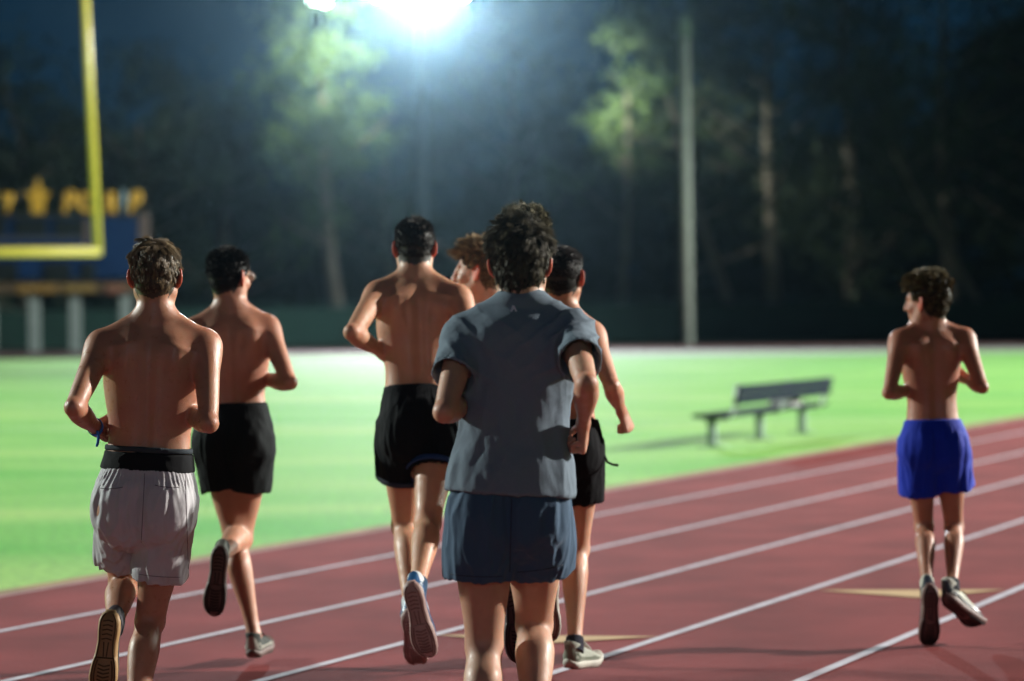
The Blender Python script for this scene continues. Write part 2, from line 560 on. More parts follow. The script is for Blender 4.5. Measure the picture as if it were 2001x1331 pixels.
def make_person(S):
    H = S['H']; b = S.get('b', 1.0) * H / 1.77; Y = S['Y']
    def pt(q): return P(q[0], q[1], Y + (q[2] if len(q) > 2 else 0))
    c7 = pt(S['c7']); shL, shR = pt(S['shL']), pt(S['shR']); hpL, hpR = pt(S['hpL']), pt(S['hpR'])
    UA, FA, TL, SL = .178*H, .150*H, .240*H, .240*H
    J = {}
    for s_, sh in (('L', shL), ('R', shR)):
        e = S['el' + s_]; w = S['wr' + s_]
        J['el' + s_] = solve(sh, e[0], e[1], UA, e[2]); J['wr' + s_] = solve(J['el' + s_], w[0], w[1], FA, w[2])
    for s_, hp in (('L', hpL), ('R', hpR)):
        kn = S['kn' + s_]; an = S['an' + s_]
        J['kn' + s_] = solve(hp, kn[0], kn[1], TL, kn[2]); J['an' + s_] = solve(J['kn' + s_], an[0], an[1], SL, an[2])
    J.update(shL=shL, shR=shR, hpL=hpL, hpR=hpR, c7=c7)
    Pm = (hpL + hpR) / 2
    up = unit(c7 - Pm); TLn = np.linalg.norm(c7 - Pm)
    side_s = unit((shR - shL) - up * np.dot(shR - shL, up)); side_h = unit((hpR - hpL) - up * np.dot(hpR - hpL, up))
    side = unit(side_s * .6 + side_h * .4); fwd = np.cross(up, side)
    fwd_s = np.cross(up, side_s); fwd_h = np.cross(up, side_h)
    RB = np.stack([side, fwd, up], 1)
    hc = pt(S['head'])
    hy, hp_, hr = [math.radians(a) for a in S.get('hrot', (0, 0, 0))]
    RH = np.array(Matrix.Rotation(hy, 3, 'Z') @ Matrix.Rotation(hp_, 3, 'X') @ Matrix.Rotation(hr, 3, 'Y'))
    hs = S.get('hs', 1.0)
    # grid
    feet = {}
    for s_ in 'LR':
        fd, dr = S['ft' + s_]
        fd = unit(fd); dr = np.asarray(dr, float); dr = unit(dr - fd * np.dot(dr, fd))
        feet[s_] = (fd, dr)
    allp = np.array(list(J.values()) + [hc])
    lo = allp.min(0) - .17; hi = allp.max(0) + .17
    lo[2] = max(lo[2], -.02) if False else lo[2]
    h = S.get('vox', .0055)
    f = Sdf(lo, hi, h)
    W = S.get('w', 1.0)
    # torso
    tp = [(0, .150, .108, 0, .0), (.12, .157, .112, 0, -.004), (.30, .138, .090, 0, .0), (.42, .133, .086, 0, .003), (.58, .146, .094, 0, .006),
          (.74, .160, .104, 0, .006), (.86, .150, .098, 0, .004), (.94, .108, .078, 0, .008), (1.0, .060, .055, 0, .012)]
    tp = [(q[0], q[1]*b*W, q[2]*b, 0, q[4]) for q in tp]
    f.limb(Pm - up * .035, c7, fwd, tp, k=.01, p=2.35)
    # shoulders, traps
    for s_, sg in (('L', -1), ('R', 1)):
        sh = J['sh' + s_]; el = J['el' + s_]; wr = J['wr' + s_]
        ax = unit(el - sh)
        acr = sh + up * .022 * b
        f.limb(c7 + up * .012 + side * sg * .02, acr - side * sg * .01, fwd, [(0, .045*b, .040*b), (.5, .040*b, .033*b), (1, .034*b, .036*b)], k=.035)
        f.limb(c7 - up * .10 * b + side * sg * .085 * b - fwd * .01, sh, fwd, [(0, .06*b, .07*b), (1, .042*b, .046*b)], k=.045)
        f.ell(sh + ax * .03 * b, np.stack([np.cross(ax, fwd) / np.linalg.norm(np.cross(ax, fwd)), unit(np.cross(ax, np.cross(ax, fwd))), ax], 1),
              (.047*b, .052*b, .078*b), k=.03)
        bend = np.cross(ax, unit(wr - el))
        bend = bend / (np.linalg.norm(bend) + 1e-6) if np.linalg.norm(bend) > .05 else side
        fw_u = unit(np.cross(bend, ax)); fw_f = unit(np.cross(bend, unit(wr - el)))
        f.limb(sh, el, fw_u, scl(UARM, b), k=.02)
        f.ell(el - fw_u * .012 * b + ax * .006, np.eye(3), (.019*b,)*3, k=.02)
        pn = np.asarray(S.get('pn' + s_, side * -sg), float)
        hd = np.asarray(S['hd' + s_], float) if ('hd' + s_) in S else unit(wr - el)
        f.limb(el, wr, pn, scl(FARM, b), k=.015)
        add_hand(f, wr, hd, pn, fwd, sg, b * .98, S.get('curl', (1.15, 1.5, .9)))
    # legs
    for s_, sg in (('L', -1), ('R', 1)):
        hp = J['hp' + s_]; kn = J['kn' + s_]; an = J['an' + s_]
        t = unit(kn - hp); sn = unit(an - kn)
        ft_ = np.cross(side_h, t); fs = np.cross(side_h, sn)
        if np.linalg.norm(fs) < .3: fs = np.cross(side_h, t)
        f.limb(hp, kn, ft_, scl(THIGH, b * S.get('leg', 1.0)), k=.03)
        f.ell(hp - fwd_h * .045 * b - up * .02 + side_h * sg * .0, RB, (.082*b, .085*b, .095*b), k=.04)
        fm = unit(ft_ + unit(fs))
        f.ell(kn + fm * .014 * b, np.stack([side_h, fm, np.cross(side_h, fm)], 1), (.040*b, .042*b, .046*b), k=.02)
        f.limb(kn, an, unit(fs), scl(SHIN, b * S.get('leg', 1.0)), k=.014)
        # hamstring tendons and the two calf heads
        f.bump(kn - unit(fs) * .045 * b, np.eye(3), (.018*b, .03, .035*b), -.005)
        for q in (-1, 1):
            f.bump(kn + sn * .28 * SL + side_h * q * .022 * b - unit(fs) * .062 * b, np.stack([side_h, unit(fs), sn], 1), (.020*b, .03, .06*b), .0045)
        fd, dr = feet[s_]
        f.limb(an - fd * .015 - dr * .04, an + fd * .12 - dr * .055, dr, [(0, .028, .025), (1, .034, .018)], k=.02)
    # neck and head
    def hl(x, y, z): return hc + RH @ (np.array([x, y, z], float) * hs)
    f.limb(c7 + fwd * .018 - up * .03, hl(0, -.016, -.045), RH[:, 1], [(0, .066*b, .060*b), (.5, .057*b, .058*b), (1, .056*b, .060*b)], k=.035)
    f.ell(hl(*SK0), RH, SKF * hs, k=.0)
    f.ell(hl(*SK1), RH, SKR1 * hs, k=.02)
    f.ell(hl(0, .030, -.030), RH, np.array([.060, .062, .082]) * hs, k=.025)
    for q in (-1, 1):
        f.limb(hl(q*.054, .0, -.055), hl(q*.016, .072, -.108), RH[:, 2], [(0, .017*hs, .022*hs), (1, .018*hs, .016*hs)], k=.03)
        f.ell(hl(q*.040, .062, -.030), RH, np.array([.022, .02, .018]) * hs, k=.02)          # cheekbone
        f.bump(hl(q*.031, .094, .008), RH, (.019, .02, .014), -.010)
        f.ell(hl(q*.031, .0765, .006), RH, np.array([.0125]*3) * hs, k=.002)
        f.limb(hl(q*.012, .090, .024), hl(q*.045, .078, .024), RH[:, 2], [(0, .006, .006), (1, .006, .006)], k=.012)
        # ear: plate, rim, lobe, hollow
        er = unit(RH @ np.array([q * .62, -.78, 0])); eu = unit(RH @ np.array([q*.08, -.12, 1.0])); en = unit(np.cross(er, eu))
        ec = hl(q*.083, -.010, -.008)
        f.ell(ec, np.stack([er, eu, en], 1), np.array([.019, .032, .0062]) * hs, k=.006)
        f.ell(ec - eu * .024*hs - er * .006*hs, np.stack([er, eu, en], 1), np.array([.010, .013, .0062]) * hs, k=.005)
        for a0 in range(-2, 4):
            th = math.radians(a0 * 36)
            rp = ec + er * .017*hs * math.cos(th) + eu * .029*hs * math.sin(th) + en * (q * .003)
            th2 = math.radians(a0 * 36 + 36)
            rp2 = ec + er * .017*hs * math.cos(th2) + eu * .029*hs * math.sin(th2) + en * (q * .003)
            f.limb(rp, rp2, en, [(0, .0045*hs, .0045*hs), (1, .0045*hs, .0045*hs)], k=.003)
    f.ell(hl(0, .080, -.106), RH, np.array([.022, .018, .016]) * hs, k=.02)
    f.limb(hl(0, .096, .016), hl(0, .114, -.028), RH[:, 0], [(0, .008*hs, .007*hs), (1, .011*hs, .010*hs)], k=.010)
    for q in (-1, 1): f.ell(hl(q*.011, .104, -.032), RH, np.array([.008, .010, .007]) * hs, k=.006)
    f.limb(hl(-.018, .092, -.058), hl(.018, .092, -.058), RH[:, 1], [(0, .004, .004), (.5, .006, .007), (1, .004, .004)], k=.006)
    f.limb(hl(-.016, .090, -.069), hl(.016, .090, -.069), RH[:, 1], [(0, .004, .004), (.5, .006, .008), (1, .004, .004)], k=.006)
    f.bump(hl(0, .100, -.0635), RH, (.024, .012, .0022), -.004)
    # back muscles (only surface relief)
    def tb(u, v, t): return Pm + up * (t * TLn) + side * u * b + fwd * v * b
    amp = S.get('muscle', 1.0)
    for t in np.linspace(.16, .92, 12):
        f.bump(tb(0, -.095, t), RB, (.024, .06, .06), -.0034 * amp)
    for q in (-1, 1):
        for t in (.2, .3, .4, .5): f.bump(tb(q*.034, -.09, t), RB, (.030, .05, .06), .0018 * amp)
        f.bump(tb(q*.094, -.10, .76), np.stack([unit(side + up*q*.25), fwd, unit(up - side*q*.25)], 1), (.042, .05, .062), .0095 * amp)
        f.bump(tb(q*.050, -.10, .73), np.stack([unit(side - up*q*.15), fwd, unit(up + side*q*.15)], 1), (.013, .05, .06), -.0035 * amp)
        f.bump(tb(q*.10, -.10, .862), np.stack([unit(side - up*q*.25), fwd, unit(up + side*q*.25)], 1), (.060, .05, .012), .0045 * amp)
        f.bump(tb(q*.10, -.09, .60), RB, (.035, .05, .06), .003 * amp)
        f.bump(tb(q*.155, .0, .60), RB, (.04, .05, .07), .004 * amp)
        f.bump(tb(q*.045, -.105, .17), RB, (.013, .04, .013), -.004)
    f.bump(c7 - fwd * .055, RB, (.014, .03, .016), .004)
    V, F = f.extract()
    V, F = largest(V, F)
    V = relax(V, F, 2, .5)
    hp3 = (V - hc) @ RH / hs
    me = mesh_np("person_body", V, F)
    # tint: scalp stubble, lips, brows, eyes, moles, ears reddened as if backlit
    tint = np.ones((len(V), 3), np.float32)
    rr = np.linalg.norm(hp3, axis=1)
    inh = rr < .16
    hm = inh & hairmask(hp3) & ~((np.abs(hp3[:, 0]) > .074) & (hp3[:, 1] < .02) & (hp3[:, 1] > -.035) & (hp3[:, 2] < .03))
    sk = np.array(S['skin']); hcol = np.array(S['hair'])
    tint[hm] = hcol / sk * .9
    def near(x, y, z, rx, ry, rz): return inh & ((((hp3 - np.array([x, y, z])) / np.array([rx, ry, rz]))**2).sum(1) < 1)
    tint[near(0, .10, -.064, .024, .02, .009)] = (.95, .62, .62)
    for q in (-1, 1):
        tint[near(q*.030, .09, .026, .018, .02, .004)] = hcol / sk
        tint[near(q*.031, .088, .006, .011, .012, .0055)] = np.array([.7, .68, .65]) / sk
        tint[near(q*.031, .090, .006, .005, .012, .005)] = np.array([.03, .02, .015]) / sk
        tint[near(q*.085, -.01, -.01, .022, .03, .036) & ~hm] = (1.1, .50, .44)  # red painted in for lamp glow through the ears
    for (px, py, r) in S.get('moles', []):
        c = ray(px, py); c = c / np.linalg.norm(c)
        rel = V - CAMP; al = rel @ c; dist = np.linalg.norm(rel - al[:, None] * c, axis=1)
        m = (dist < r) & (al < Y + .02 + 0)
        tint[m] = (.25, .18, .15)
    # knuckles / elbows / knees slightly redder
    for kk in ('elL', 'elR', 'knL', 'knR'):
        dd = np.linalg.norm(V - J[kk], axis=1)
        tint *= 1 - np.exp(-(dd / .05)**2)[:, None] * np.array([0, .14, .13])
    for kk in ('wrL', 'wrR'):
        dd = np.linalg.norm(V - J[kk], axis=1)
        tint *= 1 - np.exp(-(dd / .13)**2)[:, None] * np.array([0, .12, .10])
    rn = vnoise(V, 9, S['seed'], 3); fk = vnoise(V, 60, S['seed'] + 5, 3)
    shd = np.exp(-(np.minimum(np.linalg.norm(V - shL, axis=1), np.linalg.norm(V - shR, axis=1)) / .12)**2)
    tint = tint * (1 + rn[:, None] * np.array([.04, .08, .09])) * (1 - shd[:, None] * np.array([.0, .10, .12])) * (1 - .05 * np.clip(fk, 0, 1))[:, None]
    set_attr(me, "tint", tint)
    mk = mat("skin", S['skin'], S.get('srough', .5), .38, noise=.10, nscale=14, bump=.22, bscale=330, detail=7, coat=S.get('sweat', .10), attr="tint", sss=.35)
    tr_ = mk.node_tree; nn_ = tr_.nodes.new("ShaderNodeTexNoise"); nn_.inputs["Scale"].default_value = 38; nn_.inputs["Detail"].default_value = 6
    gg_ = tr_.nodes.new("ShaderNodeNewGeometry"); tr_.links.new(gg_.outputs["Position"], nn_.inputs["Vector"])
    mm_ = tr_.nodes.new("ShaderNodeMapRange"); mm_.inputs[1].default_value = .35; mm_.inputs[2].default_value = .65
    mm_.inputs[3].default_value = S.get('srough', .5) - .14; mm_.inputs[4].default_value = S.get('srough', .5) + .12
    tr_.links.new(nn_.outputs[0], mm_.inputs[0]); tr_.links.new(mm_.outputs[0], tr_.nodes["Principled BSDF"].inputs["Roughness"])
    body = link_mesh("person", me, mk)
    base = Vector((float(Pm[0]), float(Pm[1]), 0))
    # put the origin at the ground below the pelvis
    me.transform(Matrix.Translation(-base)); body.location = base
    tag(body, S['label'], 'person', 'runners on the track')
    if 'vox' not in S: pass
    J.update(Pm=Pm, up=up, side=side, fwd=fwd, RB=RB, hc=hc, RH=RH, TLn=TLn, side_h=side_h, fwd_h=fwd_h, side_s=side_s, fwd_s=fwd_s, b=b, hs=hs, feet=feet, SL=SL, TL=TL)
    make_hair(S, J, body)
    for s_ in 'LR': make_shoe(S, J, body, s_)
    make_shorts(S, J, body)
    return body, J
# ------------------------------------------------------------------ hair
def make_hair(S, J, body):
    rs = np.random.RandomState(S['seed'])
    hc, RH, hs = J['hc'], J['RH'], J['hs']
    st = S['style']
    Lt, Ls, Ln = st['top'], st['side'], st['nape']
    def hlen(p):
        # p in head space near the skull
        z = p[:, 2]; y = p[:, 1]
        top = np.clip((z - st.get('zt', .045)) / .035, 0, 1)
        low = np.clip((z + .075) / .07, 0, 1)
        L = Ln * (1 - low) + Ls * low
        L = L * (1 - top) + Lt * top
        L = L * (1 + st.get('front', 0) * np.clip((y - .02) / .05, 0, 1) * top)
        return L
    # cap: skull surface pushed out
    NU, NV = 96, 60
    th = np.linspace(0, 2*np.pi, NU, endpoint=False); ph = np.linspace(.001, np.pi*.93, NV)
    TT, PP = np.meshgrid(th, ph, indexing='xy')
    dr = np.stack([np.sin(PP)*np.cos(TT), np.sin(PP)*np.sin(TT), np.cos(PP)], -1).reshape(-1, 3)
    r = skull_r(dr); sp_ = SK0 + dr * r[:, None]
    L = hlen(sp_); nz = vnoise(sp_, 42, S['seed'], 3)
    msk = hairmask(sp_ * np.array([1, 1, 1]) - np.array([0, 0, .004]))
    th_ = np.minimum(L * st.get('bulk', .5), .035) * .55 * (1 + .35 * nz) + .0025
    cp = SK0 + dr * (r + th_)[:, None] 
    idx = np.arange(NU*NV).reshape(NV, NU)
    F = np.stack([idx[:-1], idx[1:], np.roll(idx, -1, 1)[1:], np.roll(idx, -1, 1)[:-1]], -1).reshape(-1, 4)
    F = F[msk[F].all(1)]
    col_c = np.tile(np.array(S['hair']) * .55, (len(cp), 1))
    # strands in clumps
    ncl, per = st.get('clumps', 420), st.get('per', 13)
    def sample(n):
        out = []
        while len(out) < n:
            d = rs.normal(size=(n*3, 3)); d /= np.linalg.norm(d, axis=1)[:, None]
            q = SK0 + d * skull_r(d)[:, None]
            k = hairmask(q)
            out += list(np.concatenate([q, d], 1)[k])
        return np.array(out[:n])
    cl = sample(ncl); crown = np.array(st.get('crown', (0.01, -.055, .10)))
    roots = np.repeat(cl, per, 0)
    ro = roots[:, :3] + rs.normal(size=(len(roots), 3)) * .0045
    d = ro - SK0; d /= np.linalg.norm(d, axis=1)[:, None]
    ro = SK0 + d * (skull_r(d) - .001)[:, None]
    Lr = hlen(ro) * rs.uniform(.75, 1.15, len(ro)) * np.repeat(rs.uniform(.8, 1.25, ncl), per)
    nrm = d / (SKF**2); nrm /= np.linalg.norm(nrm, axis=1)[:, None]
    fl = ro - crown; fl = fl + np.array(st.get('flow', (0, 0, 0))) ; fl -= nrm * (fl*nrm).sum(1)[:, None]; fl /= np.linalg.norm(fl, axis=1)[:, None] + 1e-9
    cj = np.repeat(rs.normal(size=(ncl, 3)), per, 0) * st.get('mess', .35)
    lift = np.interp(ro[:, 2], [-.03, .06, .10], [st.get('lift0', .25), st.get('lift', .8), st.get('lift', .8)])
    v = nrm * lift[:, None] + fl * st.get('comb', .9) + cj + rs.normal(size=ro.shape) * .10 + np.array(st.get('dir', (0, 0, 0))) * np.clip((ro[:, 2:3] - .03) / .05, 0, 1)
    v /= np.linalg.norm(v, axis=1)[:, None]
    NS = 5
    curl = st.get('curl', 0.0)
    pts = [ro]; p = ro.copy()
    cph = np.repeat(rs.uniform(0, 6.28, ncl), per); cax = np.repeat(rs.normal(size=(ncl, 3)), per, 0)
    for i in range(NS):
        v = v + np.array([0, 0, -st.get('grav', .12)]) + curl * (np.cos(cph + i*1.5)[:, None] * np.cross(v, cax) )
        v /= np.linalg.norm(v, axis=1)[:, None]
        p = p + v * (Lr / NS)[:, None]
        e = p - SK0; er = np.linalg.norm(e, axis=1); ed = e / er[:, None]
        mn = skull_r(ed) + np.minimum(hlen(p) * st.get('bulk', .5) * .9, .03) * min(1, (i+1)/2) + rs.uniform(0, .0015, len(p))
        p = SK0 + ed * np.maximum(er, mn)[:, None]
        pts.append(p)
    pts = np.stack(pts, 1)                      # n, NS+1, 3
    gd = pts.reshape(ncl, per, NS+1, 3).mean(1)
    wcl = st.get('cl', .6) * np.linspace(0, 1, NS+1)[None, :, None] ** .8
    pts = pts * (1 - wcl) + np.repeat(gd, per, 0) * wcl
    pf = pts[:, 1:].reshape(-1, 3); e = pf - SK0; er = np.linalg.norm(e, axis=1); ed = e / er[:, None]
    mn = skull_r(ed) + np.minimum(hlen(pf) * st.get('bulk', .5) * .9, .03) + rs.uniform(0, .002, len(pf))
    mn = (mn.reshape(len(pts), NS) * np.array([.96] + [1]*(NS-1))[None]).ravel()
    pts[:, 1:] = (SK0 + ed * np.maximum(er, mn)[:, None]).reshape(len(pts), NS, 3)
    n = len(pts); K = 3
    rad = st.get('rad', .0011) * np.array([1, 1.05, .95, .8, .55, .12])
    rad = rad[None] * rs.uniform(.7, 1.3, n)[:, None]
    tan = np.gradient(pts, axis=1); tan /= np.linalg.norm(tan, axis=2)[..., None] + 1e-9
    a = np.cross(tan, nrm[:, None] + .01); a /= np.linalg.norm(a, axis=2)[..., None] + 1e-9; bb = np.cross(tan, a)
    ring = []
    for k in range(K):
        t = 2*np.pi*k/K
        ring.append(pts + (a*math.cos(t) + bb*math.sin(t)) * rad[..., None])
    R = np.stack(ring, 2)                       # n, NS+1, K, 3
    VV = R.reshape(-1, 3)
    base = (np.arange(n) * (NS+1) * K)[:, None, None] + (np.arange(NS) * K)[None, :, None] + np.arange(K)[None, None, :]
    nxt = (np.arange(n) * (NS+1) * K)[:, None, None] + (np.arange(NS) * K)[None, :, None] + ((np.arange(K)+1) % K)[None, None, :]
    FF = np.stack([base, nxt, nxt + K, base + K], -1).reshape(-1, 4)
    tone = np.repeat(rs.uniform(.6, 1.35, ncl), per)[:, None] * rs.uniform(.85, 1.15, n)[:, None]
    tipc = np.array(S.get('tips', S['hair']))
    fr = np.linspace(0, 1, NS+1)[None, :, None]
    cc = (np.array(S['hair'])[None, None] * (1-fr) + tipc[None, None] * fr) * tone[:, :, None]
    cc = np.repeat(cc[:, :, None, :], K, 2).reshape(-1, 3)
    Va = np.concatenate([cp, VV]); Fa = np.concatenate([F, FF + len(cp)])
    Ca = np.concatenate([col_c, cc])
    used = np.zeros(len(Va), bool); used[Fa.ravel()] = True
    idm = np.cumsum(used) - 1
    Va, Ca, Fa = Va[used], Ca[used], idm[Fa]
    Vw = hc + (Va * hs) @ RH.T
    me = mesh_np("hair", Vw, Fa)
    set_attr(me, "tint", Ca)
    m = mat("hair_fibre", (1, 1, 1), st.get('rough', .55), st.get('spec', .15), attr="tint")
    link_mesh("hair", me, m, body)

# ------------------------------------------------------------------ shoes (built once per style in their own space: x side, y toe, z up; sole at z=0)
SHOE_CACHE = {}
OUT = [(0, .012), (.01, .024), (.03, .032), (.06, .033), (.10, .030), (.14, .034), (.18, .044), (.215, .0475), (.25, .043), (.275, .032), (.290, .016), (.295, .004)]
def sole_halfw(y):
    return np.interp(y, [q[0] for q in OUT], [q[1] for q in OUT])
def shoe_meshes(key):
    if key in SHOE_CACHE: return SHOE_CACHE[key]
    f = Sdf((-.075, -.03, -.01), (.075, .32, .15), .003)
    I = np.eye(3)
    f.limb((0, .035, .045), (0, .245, .036), (0, 0, 1), [(0, .035, .036), (.3, .033, .038), (.55, .037, .033), (.8, .043, .024), (1, .034, .016)], k=.01)
    f.limb((0, .045, .05), (0, .025, .105), (0, 1, 0), [(0, .034, .046), (.6, .031, .044), (1, .033, .047)], k=.012)
    f.limb((0, .10, .075), (0, .17, .058), (0, 0, 1), [(0, .024, .022), (1, .022, .012)], k=.02)     # tongue and lacing
    f.limb((0, .045, .075), (0, .030, .14), (0, 1, 0), [(0, .024, .034), (1, .029, .041)], k=.004, op='s')
    f.plane((0, .04, .098), (0, .25, 1))
    f.plane((0, 0, .020), (0, 0, -1))
    V, F = f.extract(); V = relax(V, F, 1, .4)
    upper = mesh_np("shoe", V, F)
    # midsole as stacked outlines with flare, rocker toe
    ys = np.concatenate([np.linspace(-.004, .295, 44)])
    def ringo(z, grow):
        pts = []
        for y in ys:
            w = sole_halfw(min(max(y, 0), .295)) + grow
            pts.append((w + .004*np.sin(y*20), y))
        for y in ys[::-1]:
            w = sole_halfw(min(max(y, 0), .295)) + grow
            pts.append((-w, y))
        out = []
        for x, y in pts:
            yy = y + (grow if y > .15 else -grow)
            lift = .035 * max(0, (y - .20) / .095)**2 + .010 * max(0, (.03 - y) / .03)**2
            out.append((x, yy, z + lift * (1 if z < .03 else .7)))
        return out
    mb = MB()
    rings = [ringo(.000, -.006), ringo(.004, -.001), ringo(.014, .003), ringo(.024, .002), ringo(.030, -.002), ringo(.032, -.008)]
    n = len(rings[0]); vs = [v for r in rings for v in r]; fs = []
    for i in range(len(rings)-1):
        for j in range(n):
            k = (j+1) % n; fs.append((i*n+j, i*n+k, (i+1)*n+k, (i+1)*n+j))
    for i in range(len(ys)-1):   # top and bottom caps as quads across
        a, b_ = i, i+1; c, d = n-1-(i+1), n-1-i
        fs.append((d, c, b_, a)); m = (len(rings)-1)*n; fs.append((a+m, b_+m, c+m, d+m))
    mb.add(vs, fs)
    sole = bpy.data.meshes.new("sole"); sole.from_pydata(mb.v, [], mb.f); sole.update()
    sole.polygons.foreach_set("use_smooth", np.full(len(sole.polygons), True))
    # tread: raised dark rubber lugs following the outline + zigzags
    tr = MB()
    def lift(y): return .035 * max(0, (y - .20) / .095)**2 + .010 * max(0, (.03 - y) / .03)**2
    def ribbon(pts, w=.004, t=.0022):
        for (x0, y0), (x1, y1) in zip(pts[:-1], pts[1:]):
            d = np.array([x1-x0, y1-y0]); L = np.linalg.norm(d)
            if L < 1e-6: continue
            d /= L; nn = np.array([-d[1], d[0]]) * w / 2
            q = [(x0+nn[0], y0+nn[1]), (x0-nn[0], y0-nn[1]), (x1-nn[0], y1-nn[1]), (x1+nn[0], y1+nn[1])]
            vs = [(x, y, lift(y) - t) for x, y in q] + [(x, y, lift(y) + .0005) for x, y in q]
            tr.add(vs, [(0,1,2,3), (7,6,5,4), (0,4,5,1), (1,5,6,2), (2,6,7,3), (3,7,4,0)])
    for inset, y0, y1 in ((.007, .006, .285), (.016, .16, .272)):
        yy = np.linspace(y0, y1, 26)
        ribbon([(max(sole_halfw(y) - inset, .002), y) for y in yy], .005); ribbon([(-max(sole_halfw(y) - inset, .002), y) for y in yy], .005)
    for y in np.linspace(.175, .262, 8):
        ribbon([(-.020, y), (.0, y + .006), (.020, y)], .0052)
    for y in np.linspace(.028, .088, 5):
        ribbon([(-.017, y + .004), (.0, y), (.017, y + .004)], .0048)
    ribbon([(-.008, .10), (-.005, .15)], .004); ribbon([(.008, .10), (.005, .15)], .004)
    tread = bpy.data.meshes.new("tread"); tread.from_pydata(tr.v, [], tr.f); tread.update()
    # laces
    lc = MB()
    for i in range(5):
        y = .108 + i * .016; z = .101 - i * .0065
        lc.tube([(-.022, y, z-.008), (-.012, y+.004, z), (0, y+.006, z+.003), (.012, y+.004, z), (.022, y, z-.008)], .0028, 6)
    lace = bpy.data.meshes.new("laces"); lace.from_pydata(lc.v, [], lc.f); lace.update()
    # side stripe overlay + heel tab, hugging the upper (built by snapping to it)
    bv = BVHTree.FromPolygons([tuple(v) for v in V], [tuple(int(i) for i in q) for q in F])
    ov = MB()
    def patch(a, b, w0, w1, sx, n=10):
        a = np.array(a); b = np.array(b); L = []
        for i in range(n+1):
            t = i/n; c = a + (b-a)*t; w = w0 + (w1-w0)*t
            for o in (-1, 1):
                q = c + np.array([0, .35, 1.0]) * o * w * .5
                loc, nr, _, _ = bv.find_nearest(Vector((sx*.06, q[0+0] if False else q[1], q[2])))
                L.append(np.array(loc) + np.array(nr) * .0012)
        ov.add(L, [(2*i, 2*i+1, 2*i+3, 2*i+2) for i in range(n)])
    hv = []
    NB = 72
    for i in range(NB):
        an = 2*math.pi*i/NB; yc = .14 + .20*math.sin(an); xc = .09*math.cos(an)
        t = max(0, -math.sin(an))
        zt = .050 + .045*t**6 + .020*max(0, math.cos(an*2 + math.pi))*0 + .016*max(0, math.sin(an*6))*(abs(math.sin(an)) < .75)
        if yc > .27: zt = .040
        for z in (.026, zt):
            loc, nr, _, _ = bv.find_nearest(Vector((xc, yc, z))); hv.append(np.array(loc) + np.array(nr) * .0014)
    ov.add(hv, [(2*i, 2*((i+1) % NB), 2*((i+1) % NB)+1, 2*i+1) for i in range(NB)])
    over = bpy.data.meshes.new("overlay"); over.from_pydata(ov.v, [], ov.f); over.update()
    SHOE_CACHE[key] = (upper, sole, tread, lace, over)
    return SHOE_CACHE[key]

def make_shoe(S, J, body, s_):
    c = S['shoe']
    base = shoe_meshes('run')
    an = J['an' + s_]; fd, dr = J['feet'][s_]
    sc = S.get('shoesc', 1.0) * J['b']
    sd = np.cross(fd, dr)
    R = np.stack([sd, fd, dr], 1)
    org = an - R @ (np.array([0, .047, .088]) * sc)
    nm = ("shoe", "sole", "tread", "laces", "overlay")
    if 'mats' not in c:
        c['mats'] = [mat("shoe_mesh", c['upper'], .75, .35, noise=.12, nscale=90, bump=.4, bscale=700),
                     mat("midsole_foam", c['sole'], .6, .4, noise=.08, nscale=40), mat("outsole_rubber", c['tread'], .8, .3, noise=.2, nscale=60),
                     mat("laces", c['lace'], .8), mat("shoe_overlay", c['over'], .35, .5)]
        c['meshes'] = [m.copy() for m in base]
        for me, m in zip(c['meshes'], c['mats']): me.materials.append(m)
    top = None
    bl = body.location
    for i, me in enumerate(c['meshes']):
        o = bpy.data.objects.new(nm[i], me); COL.objects.link(o)
        if top is None:
            o.parent = body; top = o
            M = Matrix([[*(R[0]*sc), org[0]-bl[0]], [*(R[1]*sc), org[1]-bl[1]], [*(R[2]*sc), org[2]-bl[2]], [0, 0, 0, 1]])
            o.matrix_basis = M
            if s_ == 'L': pass
        else: o.parent = top
    # sock
    kn = J['kn' + s_]; ax = unit(kn - an)
    sk = S.get('sock')
    if sk:
        f = Sdf(an - .13, an + .13, .004)
        fs = unit(np.cross(J['side_h'], -ax)) if np.linalg.norm(np.cross(J['side_h'], -ax)) > .3 else J['fwd']
        f.limb(an - ax * .03, an + ax * sk[0], fs, [(0, .036*J['b'], .042*J['b']), (1, .0355*J['b'], .0405*J['b'])], k=0, flat=True)
        V, F = f.extract(); V = relax(V, F, 1, .4)
        link_mesh("sock", mesh_np("sock", V, F), mat("sock_knit", sk[1], .9, .2, bump=.5, bscale=900, sheen=.2), body)

# ------------------------------------------------------------------ clothes
def folds(p, up, side, fwd, o, amp, seed, fine=1.0):
    q = np.stack([(p - o) @ side, (p - o) @ fwd, (p - o) @ up], 1)
    n1 = vnoise(q, (16*fine, 16*fine, 4.5*fine), seed, 2)
    n2 = vnoise(q, (34*fine, 34*fine, 11*fine), seed + 3, 2)
    rid = 1 - np.abs(n1) * 2.2
    return amp * (.75 * np.clip(rid, -1, 1) + .35 * n2)

